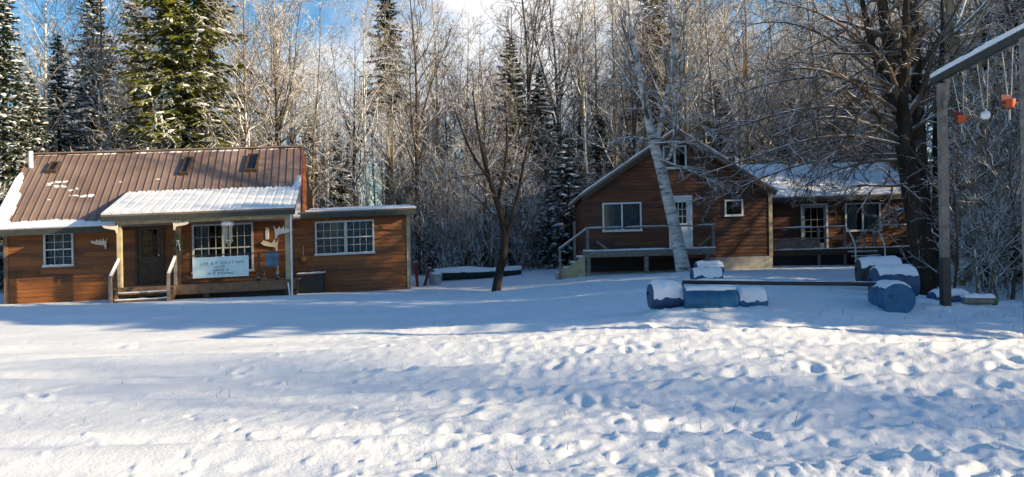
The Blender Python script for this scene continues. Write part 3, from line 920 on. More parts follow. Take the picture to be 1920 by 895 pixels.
def porch_things():
    # pale board lettered sign on the railing (the lettering is too blurred to read: strokes at its lines' places)
    u0, z1 = LF.hit(363, 485, -2.1); u1, z0 = LF.hit(465, 514, -2.1)
    z0 = z1 - 0.60
    rng = random.Random(4)
    o = in_frame(LF, 'porch_sign', 'pale blue-white lettered board hung on the porch railing under the wide window', 'sign', u0, -2.10, z0)
    w = u1 - u0; h = z1 - z0; T = LF.tilt
    MB().box(0, w, -0.02, 0.02, 0, h).build('board', M['sign'], o, tilt=T)
    fr = MB().box(-0.025, 0, -0.03, 0.025, -0.02, h + 0.02).box(w, w + 0.025, -0.03, 0.025, -0.02, h + 0.02).box(0, w, -0.03, 0.025, h, h + 0.02).box(0, w, -0.03, 0.025, -0.02, 0)
    fr.build('frame', M['whiteplastic'], o, tilt=T)
    def strokes(mb, x0, x1, y0, y1, dens):
        x = x0
        while x < x1:
            lw = rng.uniform(0.012, 0.022); hh = rng.uniform(0.75, 1.0) * (y1 - y0)
            mb.box(x, x + lw, -0.024, -0.0195, y0, y0 + hh)
            if rng.random() < dens:
                yy = y0 + rng.choice((0.0, 0.4, 0.8)) * (y1 - y0)
                mb.box(x + lw, x + lw + 0.03, -0.0235, -0.0195, yy, yy + 0.016)
            x += lw + rng.uniform(0.02, 0.04)
            if rng.random() < 0.14:
                x += 0.05
    a = MB()
    strokes(a, 0.13 * w, 0.36 * w, 0.62 * h, 0.80 * h, 0.6)
    strokes(a, 0.40 * w, 0.66 * w, 0.64 * h, 0.78 * h, 0.7)
    strokes(a, 0.71 * w, 0.92 * w, 0.66 * h, 0.80 * h, 0.7)
    strokes(a, 0.38 * w, 0.58 * w, 0.46 * h, 0.57 * h, 0.8)
    a.build('lettering', M['ink_green'], o, tilt=T)
    b = MB()
    strokes(b, 0.26 * w, 0.72 * w, 0.12 * h, 0.24 * h, 0.9)
    strokes(b, 0.36 * w, 0.64 * w, 0.28 * h, 0.40 * h, 0.8)
    b.build('lettering', M['ink_grey'], o, tilt=T)
    # wind chime
    u, z = LF.hit(427, 418, -1.9)
    o = in_frame(LF, 'wind_chime', 'white-topped wind chime hanging in front of the wide porch window', 'wind chime', u, -1.9, z)
    MB().lathe([(0, 0.17), (0.03, 0.2), (0.10, 0.2), (0.16, 0.14), (0.18, 0.0)], (0, 0, -0.1), (0, 0, 1), 14).build('cap', M['whiteplastic'], o, smooth=True)
    MB().tube([(0, 0, 0.07), (0, 0, 0.32)], 0.008, 6).build('cord', M['rope'], o)
    for k in range(7):
        an = k * 0.9
        x, y = 0.12 * math.cos(an), 0.12 * math.sin(an)
        l = 0.55 + 0.28 * ((k * 5) % 4) / 3
        MB().tube([(x, y, -0.09), (x, y, -l)], 0.014, 6).build('chime_tube', M['antler'], o)
    bl = MB(); r2 = random.Random(9)
    for k in range(7):
        bl.blob((r2.uniform(-0.13, 0.13), r2.uniform(-0.05, 0.05), -0.5 + r2.uniform(-0.08, 0.08)), (0.05, 0.04, 0.03), r2)
    bl.build('clapper', M['antler'], o)
    # evergreen swag on the middle post
    u, z = LF.hit(334, 455, -2.12)
    o = in_frame(LF, 'wreath', 'dark green evergreen swag with grey ribbon on the middle porch post', 'wreath', u, -2.1, z)
    wv = MB(); r3 = random.Random(2)
    for k in range(150):
        b = np.array((r3.gauss(0, 0.06), r3.uniform(-0.06, 0.0), r3.gauss(0.02, 0.15)))
        dd = np.array((r3.uniform(-1, 1), r3.uniform(-0.8, 0.1), r3.uniform(-1.3, 0.2))); dd *= 0.12 / np.linalg.norm(dd)
        wv.tube([b, b + dd], [0.008, 0.002], 3, False)
    wv.build('sprays', M['wreath'], o)
    MB().box(-0.03, 0.05, -0.09, -0.06, 0.02, 0.07).tube([(0.02, -0.07, 0.03), (0.05, -0.08, -0.12), (0.07, -0.07, -0.26)], 0.014, 5).tube([(0.0, -0.07, 0.03), (-0.03, -0.08, -0.10)], 0.014, 5).build('ribbon', M['metal'], o)
    # thermometer board on the porch wall
    u, z = LF.hit(501, 438, -0.06)
    o = in_frame(LF, 'wall_thermometer', 'narrow white upright thermometer plate on the porch wall', 'thermometer', u, -0.06, z)
    MB().box(-0.055, 0.055, 0, 0.02, -0.2, 0.2).build('plate', M['whiteplastic'], o)
    MB().tube([(0, -0.006, -0.15), (0, -0.006, 0.15)], 0.006, 6).build('tube', M['red'], o)
    # dark folded thing on the porch: a small camp chair with a bundle
    u = LF.hit(507, 490, -1.3)[0]
    o = in_frame(LF, 'folding_chair', 'dark folded camp chair standing on the porch under the lower antler', 'chair', u, -1.3, 0.42)
    MB().bar((-0.2, 0.05, 0.42), (0.2, 0.05, 0.42), 0.38, 0.03, up=(0, 0, 1)).build('seat', M['blue_dark'], o, tilt=LF.tilt)
    MB().bar((0, 0.24, 0.42), (0, 0.36, 0.92), 0.42, 0.03, up=(0, 1, 0)).build('backrest', M['blue_dark'], o, tilt=LF.tilt)
    for sx in (-1, 1):
        MB().tube([(sx * 0.21, -0.15, 0), (sx * 0.21, 0.24, 0.44)], 0.014, 6).build('leg', M['metal'], o)
        MB().tube([(sx * 0.21, 0.28, 0), (sx * 0.21, -0.12, 0.44)], 0.014, 6).build('leg', M['metal'], o)
    # a pair of boots beside it
    for k, (pp, lab) in enumerate(((484, 'pale boot on the porch floor left of the folded chair'), (520, 'grey boot on the porch floor right of the folded chair'))):
        u = LF.hit(pp, 515, -1.7)[0]
        o = in_frame(LF, 'boot', lab, 'boot', u, -1.7, 0.42, 'boots on the left porch')
        MB().tube([(0, 0.03, 0.02), (0, 0.03, 0.15), (0, 0.03, 0.27)], [0.055, 0.05, 0.06], 8).build('shaft', M['metal'], o, smooth=True)
        MB().tube([(0, 0.06, 0.045), (0, -0.06, 0.045), (0, -0.17, 0.03)], [0.05, 0.05, 0.025], 8).build('foot', M['black'], o, smooth=True)
    # dark chest against the lean-to with snow on its lid
    u0, _ = LF.hit(559, 530, -0.7); u1, zt = LF.hit(606, 512, -0.7)
    zb = -0.35
    o = in_frame(LF, 'storage_chest', 'low black storage chest with snow edged lid against the lean-to wall', 'chest', u0, -0.75, zb)
    H = zt - zb; w = u1 - u0; T = LF.tilt
    c = MB().box(0, w, 0, 0.55, 0, H - 0.06)
    for k in range(5):
        x = (k + 0.5) * w / 5
        c.box(x - 0.012, x + 0.012, -0.012, 0, 0.03, H - 0.08)
    c.build('body', M['black'], o, tilt=T)
    l = MB().box(-0.03, w + 0.03, -0.04, 0.57, H - 0.057, H).build('lid', M['darkwood'], o, tilt=T)
    sb = MB(); sheet(sb, (-0.03, -0.04, H + 0.002), (w + 0.06, 0, 0), (0, 0.6, 0), (0, 0, 1), 24, 10, lambda s, t: 0.02 + 0.05 * fbm(s * 5, t * 3, 3, 4) + 0.02 * s)
    sb.build('snow', M['snow'], l, tilt=T)
    # amber float lamp / gourd hung on the lean-to wall
    u, z = LF.hit(569, 487, -0.14)
    o = in_frame(LF, 'buoy', 'round rusty-orange float hanging on the lean-to wall above the chest', 'buoy', u, -0.16, z)
    MB().lathe([(-0.14, 0.0), (-0.12, 0.06), (-0.06, 0.11), (0.0, 0.125), (0.06, 0.11), (0.12, 0.05), (0.16, 0.02), (0.17, 0.0)], (0, 0, 0), (0, 0, 1), 14).build('float', simple('rusty_float', (0.30, 0.11, 0.03), 0.5, 0.3), o, smooth=True)
    MB().tube([(0, 0, 0.15), (0.0, 0.1, 0.45)], 0.008, 5).build('cord', M['rope'], o)
porch_things()

# ------------------------------------------------------------------ right cabin
def right_cabin():
    T = RF.tilt
    root = empty('gable_cabin', RF.O, RF.yaw)
    tag(root, 'brown board cabin with steep gable front, raised deck and snowy side wing', 'cabin')
    W, DEP = 7.03, 6.5
    AU, AZ = 3.45, 5.32
    sl = 0.655
    wa, wb = RF.hit(1132, 384, 0), RF.hit(1200, 430, 0)
    wdn = RF.hit(1361, 378, 0); wdx = RF.hit(1390, 402, 0)
    ua, ub = RF.hit(1245, 277, 0), RF.hit(1284, 313, 0)
    d0, d1 = RF.hit(1257, 372, 0)[0], RF.hit(1293, 372, 0)[0]
    ops = [(wa[0], wb[0], wb[1], wa[1]), (wdn[0], wdx[0], wdx[1], wdn[1]), (ua[0], ub[0], ub[1], ua[1]), (d0, d1, 0.78, 2.72)]
    # gable front: the wall narrows above the eaves
    def lo(z): return max(0.0, AU - (AZ - 0.12 - z) / sl)
    def hi(z): return min(W, AU + (AZ - 0.12 - z) / sl)
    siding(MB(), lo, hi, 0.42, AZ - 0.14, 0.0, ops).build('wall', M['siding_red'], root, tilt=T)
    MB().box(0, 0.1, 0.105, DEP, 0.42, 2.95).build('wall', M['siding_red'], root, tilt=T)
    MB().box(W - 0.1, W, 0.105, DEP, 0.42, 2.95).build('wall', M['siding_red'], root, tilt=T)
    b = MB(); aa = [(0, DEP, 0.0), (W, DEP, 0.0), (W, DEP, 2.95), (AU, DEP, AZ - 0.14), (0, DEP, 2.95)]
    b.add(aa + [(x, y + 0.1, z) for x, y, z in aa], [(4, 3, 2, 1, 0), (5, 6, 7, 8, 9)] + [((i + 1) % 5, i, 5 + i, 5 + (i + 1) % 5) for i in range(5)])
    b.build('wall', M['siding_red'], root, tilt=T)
    f = MB().box(4.5, W + 0.02, -0.04, DEP, -0.5, 0.415)
    f.build('foundation', M['concrete'], root, tilt=T)
    MB().box(0.05, 4.49, 0.4, DEP, -0.5, 0.41).build('underfloor_dark', M['black'], root, tilt=T)  # solid black block painted for the shade under deck and floor
    MB().box(W - 0.1, W + 0.035, -0.05, 0.1, 0.42, 2.85).build('corner_board', M['cream'], root, tilt=T)
    # roof: two slopes
    for sg, ue in ((-1, -0.25), (1, 7.2)):
        ze = AZ - sl * abs(ue - AU)
        N = np.array([sg * sl, 0, 1.0]); N /= np.linalg.norm(N)
        p = [np.array(k, float) for k in ((AU + sg * 0.002, -0.35, AZ), (ue, -0.35, ze), (ue, DEP + 0.4, ze), (AU + sg * 0.002, DEP + 0.4, AZ))]
        if sg > 0: p = [p[1], p[0], p[3], p[2]]
        p = [p[1], p[0], p[3], p[2]] if sg < 0 else [p[1], p[0], p[3], p[2]]
        m = MB().hexa([k - N * 0.09 for k in p] + p)
        ro = m.build('roof', M['roof'], root, tilt=T)
        a = np.array([AU, -0.36, AZ]); c = np.array([ue, -0.36, ze])
        MB().bar(a - N * 0.16, c - N * 0.16, 0.03, 0.16, up=N).build('rake_board', M['darkwood'], root, tilt=T)
        sb = MB(); o = np.array([ue, -0.37, ze]); U = np.array([AU - ue, 0, AZ - ze])
        sheet(sb, o + N * 0.004, U, (0, DEP + 0.7, 0), N, 60, 40, lambda s, t: 0.05 + 0.05 * fbm(s * 7 + sg, t * 5, 3, 3) - (0.05 * (s < 0.5) if sg > 0 else 0.0))
        if sg > 0:
            sb.f = [tuple(reversed(q)) for q in sb.f]
        sb.build('snow', M['snow'], ro, tilt=T)
    window(root, *[ops[0][i] for i in range(4)], -0.01, 1, 1, T, panes=2, sash=False, curtain=[(wa[0] + 0.03, wa[0] + 0.62, 'dark_curtain'), (wa[0] + 0.74, wb[0] - 0.03, 'dark_curtain')])
    window(root, *ops[1], -0.01, 1, 1, T, sash=False, snow=False)
    window(root, *ops[2], -0.01, 1, 1, T, panes=2, sash=False, snow=False)
    door(root, d0, d1, 0.78, 2.72, -0.005, 'white', T, glazed=(d0 + 0.14, d1 - 0.14, 1.75, 2.55))
    # ---- deck
    DZ, DD, DU0, DU1 = 0.78, -1.85, -0.15, 4.45
    dk = MB()
    for i in range(12):
        y = DD + i * 0.151
        dk.box(DU0, DU1, y, y + 0.143, DZ - 0.04, DZ)
    dk.box(DU0, DU1, DD - 0.03, DD - 0.002, DZ - 0.22, DZ - 0.003)
    dk.box(DU0 - 0.03, DU0 - 0.002, DD, -0.05, DZ - 0.22, DZ - 0.003)
    dko = dk.build('deck', M['greywood'], root, tilt=T)
    sb = MB(); sheet(sb, (DU0, DD - 0.03, DZ + 0.003), (DU1 - DU0, 0, 0), (0, 1.8, 0), (0, 0, 1), 70, 20, lambda s, t: 0.035 + 0.05 * fbm(s * 9, t * 4, 3, 13))
    sb.build('snow', M['snow'], dko, tilt=T)
    for u in (DU0 + 0.08, 2.0, 4.2):
        MB().box(u - 0.07, u + 0.07, DD + 0.02, DD + 0.16, -0.45, DZ - 0.225).build('pier', M['greywood'], root, tilt=T)
    pu = [DU0 + 0.06, 1.5, 3.0, DU1 - 0.06]
    for u in (pu[0], pu[3]):
        MB().box(u - 0.045, u + 0.045, DD + 0.0, DD + 0.09, DZ + 0.003, DZ + 0.80).build('post', M['greywood'], root, tilt=T)
    r = MB().box(DU0, DU1, DD - 0.03, DD + 0.11, DZ + 0.80, DZ + 0.845)
    r.bar((0.25, DD + 0.04, DZ + 0.35), (0.62, DD + 0.04, DZ + 0.06), 0.04, 0.06)
    r.bar((3.85, DD + 0.04, DZ + 0.08), (4.3, DD + 0.04, DZ + 0.42), 0.04, 0.06)
    ro = r.build('railing', M['greywood'], root, tilt=T)
    sb = MB(); sheet(sb, (DU0, DD - 0.03, DZ + 0.848), (DU1 - DU0, 0, 0), (0, 0.14, 0), (0, 0, 1), 70, 4, lambda s, t: 0.012 + 0.04 * fbm(s * 14, t, 3, 15))
    sb.build('snow', M['snow'], ro, tilt=T)
    # stairs down to the left, with a sloping rail
    st = MB()
    for i in range(4):
        u = DU0 - 0.04 - 0.25 * i
        st.box(u - 0.25, u, -1.75, -0.75, DZ - 0.24 - 0.19 * i, DZ - 0.19 - 0.19 * i)
        st.box(u - 0.02, u, -1.745, -0.755, DZ - 0.40 - 0.19 * i, DZ - 0.241 - 0.19 * i)
    st.add([(DU0 - 0.04, -1.79, -0.3), (DU0 - 0.04, -1.79, DZ - 0.1), (DU0 - 1.1, -1.79, DZ - 0.86), (DU0 - 1.1, -1.79, -0.3),
            (DU0 - 0.04, -1.755, -0.3), (DU0 - 0.04, -1.755, DZ - 0.1), (DU0 - 1.1, -1.755, DZ - 0.86), (DU0 - 1.1, -1.755, -0.3)],
           [(0, 1, 2, 3), (7, 6, 5, 4), (0, 4, 5, 1), (1, 5, 6, 2), (2, 6, 7, 3), (3, 7, 4, 0)])
    so = st.build('stairs', M['cream'], root, tilt=T)
    sb = MB()
    for i in range(4):
        u = DU0 - 0.04 - 0.25 * i
        sheet(sb, (u - 0.25, -1.75, DZ - 0.188 - 0.19 * i), (0.24, 0, 0), (0, 1.0, 0), (0, 0, 1), 6, 10, lambda s, t: 0.04 + 0.03 * fbm(s * 3, t * 4, 2, i))
    sb.build('snow', M['snow'], so, tilt=T)
    h = MB().bar((DU0 + 0.02, DD + 0.02, DZ + 0.80), (DU0 - 0.98, DD + 0.02, DZ + 0.10), 0.09, 0.05)
    h.box(DU0 - 0.98, DU0 - 0.9, DD - 0.02, DD + 0.06, -0.4, DZ + 0.10)
    ho = h.build('handrail', M['greywood'], root, tilt=T)
    MB().bar((DU0 + 0.02, DD + 0.02, DZ + 0.842), (DU0 - 0.98, DD + 0.02, DZ + 0.142), 0.08, 0.03).build('snow', M['snow'], ho, tilt=T)
    MB().box(DU0 - 0.38, DU0 - 0.29, -0.72, -0.63, -0.4, 1.9).build('post', M['greywood'], root, tilt=T)
    # ---- side wing, set back
    WD, U0, U1 = 3.5, W + 0.002, 13.9
    EZ, RZ, RD = 2.80, 4.50, 6.6
    s1, s2 = RF.hit(1504, 383, WD), RF.hit(1549, 467, WD)
    v1, v2 = RF.hit(1586, 384, WD), RF.hit(1648, 430, WD)
    wops = [(s1[0], s2[0], 0.62, 2.45), (v1[0], v2[0], v2[1], v1[1])]
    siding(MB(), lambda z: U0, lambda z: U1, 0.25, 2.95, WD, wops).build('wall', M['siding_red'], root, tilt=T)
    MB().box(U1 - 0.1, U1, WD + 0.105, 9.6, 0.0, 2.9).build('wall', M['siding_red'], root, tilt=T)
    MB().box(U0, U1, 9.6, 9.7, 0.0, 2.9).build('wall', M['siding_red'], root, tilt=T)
    wsl = (RZ - EZ) / (RD - 2.95)
    for sg in (0, 1):
        if sg == 0:
            p = [(7.22, 2.95, EZ), (14.3, 2.95, EZ), (14.3, RD, RZ), (7.22, RD, RZ)]
            N = np.array([0, -wsl, 1.0])
        else:
            p = [(7.22, RD + 0.003, RZ), (14.3, RD + 0.003, RZ), (14.3, 2 * RD - 2.95, EZ), (7.22, 2 * RD - 2.95, EZ)]
            N = np.array([0, wsl, 1.0])
        N /= np.linalg.norm(N); p = [np.array(k, float) for k in p]
        wr = MB().hexa([k - N * 0.08 for k in p] + p).build('wing_roof', M['roof'], root, tilt=T)
        sb = MB(); sheet(sb, p[0] + N * 0.004, p[1] - p[0], p[3] - p[0], N, 110, 40,
                         lambda s, t: 0.07 + 0.05 * fbm(s * 8, t * 5, 4, 23 + sg) + 0.06 * np.minimum(0, fbm(s * 12, t * 6, 3, 30) + 0.05) * 2)
        sb.build('snow', M['snow'], wr, tilt=T)
    MB().box(7.23, 14.3, 2.93, 2.97, EZ - 0.2, EZ - 0.075).build('fascia', M['fascia'], root, tilt=T)
    window(root, *wops[1], WD - 0.01, 1, 1, T, panes=2, sash=False, curtain=[(v1[0] + 0.03, v1[0] + 0.50, 'curtain'), (v1[0] + 0.80, v2[0] - 0.05, 'curtain')])
    do = door(root, wops[0][0], wops[0][1], 0.62, 2.45, WD - 0.005, 'metal', T, glazed=(wops[0][0] + 0.09, wops[0][1] - 0.09, 0.85, 2.35))
    WZ = 0.60
    wd = MB()
    for i in range(11):
        y = 1.8 + i * 0.15
        wd.box(7.3, 13.8, y, y + 0.142, WZ - 0.04, WZ)
    wd.box(7.3, 13.8, 1.77, 1.798, WZ - 0.24, WZ - 0.004)
    wdo = wd.build('deck', M['darkwood'], root, tilt=T)
    sb = MB(); sheet(sb, (7.3, 1.77, WZ + 0.003), (6.5, 0, 0), (0, 1.0, 0), (0, 0, 1), 90, 10, lambda s, t: 0.03 + 0.06 * fbm(s * 12, t * 3, 3, 17))
    sb.build('snow', M['snow'], wdo, tilt=T)
    MB().box(7.32, 13.7, 2.1, 3.4, -0.6, WZ - 0.06).build('under_deck_dark', M['black'], root, tilt=T)  # black block filling the space under the wing deck
    for u in (7.35, 9.5, 10.55, 11.75, 13.7):
        MB().box(u - 0.045, u + 0.045, 1.8, 1.89, -0.3, WZ + 0.86).build('post', M['greywood'], root, tilt=T)
    for (a, b_) in ((7.3, 10.6), (11.7, 13.75)):
        r = MB().box(a, b_, 1.78, 1.91, WZ + 0.862, WZ + 0.90).box(a + 0.1, b_ - 0.1, 1.83, 1.86, WZ + 0.42, WZ + 0.48)
        if a < 8:                                   # boarded below the rail
            r.box(a + 0.1, 9.45, 1.862, 1.88, WZ + 0.05, WZ + 0.40)
        ro = r.build('railing', M['greywood'], root, tilt=T)
        sb = MB(); sheet(sb, (a, 1.78, WZ + 0.903), (b_ - a, 0, 0), (0, 0.13, 0), (0, 0, 1), 50, 4, lambda s, t: 0.02 + 0.05 * fbm(s * 9 + a, t, 3, 19))
        sb.build('snow', M['snow'], ro, tilt=T)
    st = MB()
    for i in range(3):
        st.box(10.62, 11.68, 1.76 - 0.3 * (i + 1), 1.76 - 0.3 * i, WZ - 0.18 - 0.17 * i, WZ - 0.13 - 0.17 * i)
    so = st.build('stairs', M['greywood'], root, tilt=T)
    sb = MB()
    for i in range(3):
        sheet(sb, (10.62, 1.76 - 0.3 * (i + 1), WZ - 0.128 - 0.17 * i), (1.06, 0, 0), (0, 0.28, 0), (0, 0, 1), 14, 4, lambda s, t: 0.025 + 0.02 * fbm(s * 5, t, 2, i))
    sb.build('snow', M['snow'], so, tilt=T)
    for u in (10.58, 11.72):
        h = MB().tube([(u, 1.83, WZ + 0.86), (u, 1.6, WZ + 0.78), (u, 1.2, WZ + 0.45), (u, 0.92, WZ + 0.1), (u, 0.88, -0.3)], 0.032, 8)
        h.build('handrail', M['white'], root, tilt=T, smooth=True)
    # white pipe on the roof behind
    u, z = RF.hit(1400, 302, 5.5)
    MB().lathe([(0, 0.07), (1.3, 0.07), (1.32, 0.0)], (7.02 + 0.25, 5.5, z - 1.15), (0, 0, 1), 12).build('vent_pipe', M['white'], root, tilt=T, smooth=True)
    return root
cabin_right = right_cabin()

# ------------------------------------------------------------------ drums, pole, swing frame
def drum(px0, px1, py_top, py_bot, Y, yaw, label, mat='blue', length=None, snow=0.06, cover=62, sink=0.06, rad=None, open_end=False):
    """a plastic barrel on its side; yaw 0 = axis across the view"""
    p = P((px0 + px1) / 2, py_bot, Y)
    pt = P((px0 + px1) / 2, py_top, Y)
    r = rad or (pt[2] - p[2] - snow * 0.6) / 2 + 0.02
    w = (px1 - px0) / FPX * Y
    L = length or w
    o = tag(empty('barrel', (p[0], Y, p[2]), yaw), label, 'barrel', 'barrels lying in the snow')
    zc = r - 0.02
    prof = [(-L / 2, 0.0), (-L / 2, r * 0.90), (-L / 2 - 0.012, r * 0.94), (-L / 2 + 0.01, r * 0.99), (-L / 2 + 0.05, r), (-L / 6 - 0.03, r * 1.0), (-L / 6, r * 1.04), (-L / 6 + 0.03, r),
            (L / 6 - 0.03, r), (L / 6, r * 1.04), (L / 6 + 0.03, r), (L / 2 - 0.05, r), (L / 2 - 0.01, r * 0.99), (L / 2 + 0.012, r * 0.94), (L / 2, r * 0.90), (L / 2, 0.0)]
    if open_end:
        prof = [(-L / 2 + 0.25, 0.0), (-L / 2 + 0.24, r * 0.9)] + prof[1:]
    MB().lathe(prof, (0, 0, zc), (1, 0, 0), 32).build('shell', M[mat], o, smooth=True)
    for s in (-1, 1):
        MB().lathe([(0, 0.035), (0.025, 0.035), (0.025, 0.0)], (s * (L / 2 - 0.001), 0.5 * r, zc + 0.2 * r), (s, 0, 0), 10).build('bung', M['black'], o, smooth=True)
    nu, na = 26, 22
    V = []; rg = random.Random(int(px0))
    seed = int(px0) % 50
    for side in (0, 1):
        for i in range(nu + 1):
            s = i / nu; x = (s - 0.5) * (L - 0.02)
            for j in range(na + 1):
                t = j / na
                lim = R(cover) * (1 + 0.22 * float(fbm(s * 5, 3.0 * (t > 0.5), 3, seed)))
                a = -lim + 2 * lim * t
                e = max(0.0, min(1, t * 5, (1 - t) * 5)) * max(0.25, min(1, s * 8 + 0.2, (1 - s) * 8 + 0.2))
                h = snow * (0.75 + 0.6 * float(fbm(s * 4, t * 3, 3, seed + 3))) * e if side == 0 else -0.012
                h = max(h, 0.006) if side == 0 else h
                rr = r * 1.02 + h
                V.append((x, -math.sin(a) * rr, zc + math.cos(a) * rr))
    W = na + 1; n1 = (nu + 1) * W; f = []
    for i in range(nu):
        for j in range(na):
            f.append((i * W + j, (i + 1) * W + j, (i + 1) * W + j + 1, i * W + j + 1))
    for i in range(nu):
        for j, fl in ((0, 0), (na, 1)):
            q = (i * W + j, (i + 1) * W + j, n1 + (i + 1) * W + j, n1 + i * W + j)
            f.append(q if fl else q[::-1])
    for j in range(na):
        for i, fl in ((0, 0), (nu, 1)):
            q = (i * W + j, i * W + j + 1, n1 + i * W + j + 1, n1 + i * W + j)
            f.append(q if not fl else q[::-1])
    MB().add(V, f).build('snow', M['snow'], o, smooth=True)
    return o
drum(1219, 1276, 529, 577, 14.3, R(4), 'leftmost barrel, almost wholly buried under pale blue snow', 'blue_dark', cover=100, snow=0.07)
drum(1284, 1378, 538, 584, 14.0, R(-3), 'bright blue barrel lying sideways under the dark pole', cover=40, snow=0.035)
drum(1378, 1432, 541, 584, 14.25, R(5), 'short snow-loaded barrel just right of the bright blue one, blue only along its foot', cover=85, snow=0.045)
drum(1636, 1706, 529, 586, 14.1, R(79), 'blue barrel with its round end facing the camera', length=0.95, cover=46, snow=0.035)
drum(1640, 1711, 500, 560, 15.6, R(-4), 'dark-sided barrel with thick snow, behind the round blue barrel end', 'blue_dark', cover=58, snow=0.055)
drum(1612, 1684, 484, 535, 17.2, R(-12), 'snowy barrel with a dark open end, rearmost on the right', 'black', cover=66, snow=0.05, open_end=True)
drum(1304, 1355, 491, 512, 18.4, R(2), 'small snow-covered barrel lying behind the dark pole, upper of two', 'blue_dark', cover=80, snow=0.05)
drum(1298, 1352, 503, 531, 17.6, R(-2), 'small snow-covered barrel lying behind the dark pole, lower of two', 'blue_dark', cover=90, snow=0.05)
drum(1746, 1812, 545, 580, 14.7, R(3), 'dusky barrel with purple-white snow behind the foot of the swing post', 'blue_dark', cover=60, snow=0.06)

def pole_rail():
    a, b = P(1280, 529, 14.45), P(1652, 533, 14.45)
    o = tag(empty('pole_rail', (a[0], a[1], 0)), 'long thin dark pole resting level across the barrels, snow along its top', 'pole')
    q = b - np.array([a[0], a[1], 0]); p0 = a - np.array([a[0], a[1], 0])
    MB().tube([p0, (p0 + q) / 2 + (0, 0, -0.008), q], 0.036, 10).build('pole', M['black'], o, smooth=True)
    sb = MB(); sheet(sb, p0 + (0, -0.03, 0.032), q - p0, (0, 0.06, 0), (0, 0, 1), 70, 3, lambda s, t: 0.008 + 0.035 * fbm(s * 12, t, 3, 40) + 0.01 * (s < 0.4))
    sb.build('snow', M['snow'], o)
    for dx, dy in ((0.02, -0.18), (0.02, 0.18)):
        z = gz(a[0] + dx, a[1] + dy) - 0.05
        MB().tube([p0 + (0.0, 0, -0.02), (dx - 0.05, dy, z)], 0.022, 8).build('leg', M['greywood'], o, smooth=True)
    z = gz(b[0], b[1] + 0.1) - 0.05
    MB().tube([q + (-0.05, 0.02, -0.02), (q[0] - 0.05, q[1] + 0.12, z)], 0.022, 8).build('leg', M['greywood'], o, smooth=True)
pole_rail()

def log_bits():
    a, b = P(1806, 563, 14.2), P(1862, 564, 14.2)
    o = tag(empty('drain_pipe', (a[0], a[1], a[2])), 'snow-covered pipe with a green end cap lying right of the swing post', 'pipe')
    q = b - a
    MB().tube([(0, 0, 0), q], 0.075, 12).build('pipe', M['greywood'], o, smooth=True)
    MB().tube([q * 0.99, q * 1.09], 0.088, 12).build('end_cap', M['green'], o, smooth=True)
    sb = MB(); sheet(sb, (0, -0.08, 0.045), q, (0, 0.16, 0), (0, 0, 1), 16, 8, lambda s, t: 0.03 + 0.05 * np.sin(np.clip(t, 0, 1) * math.pi) + 0.02 * fbm(s * 5, t * 2, 2, 3))
    sb.build('snow', M['snow'], o)
log_bits()

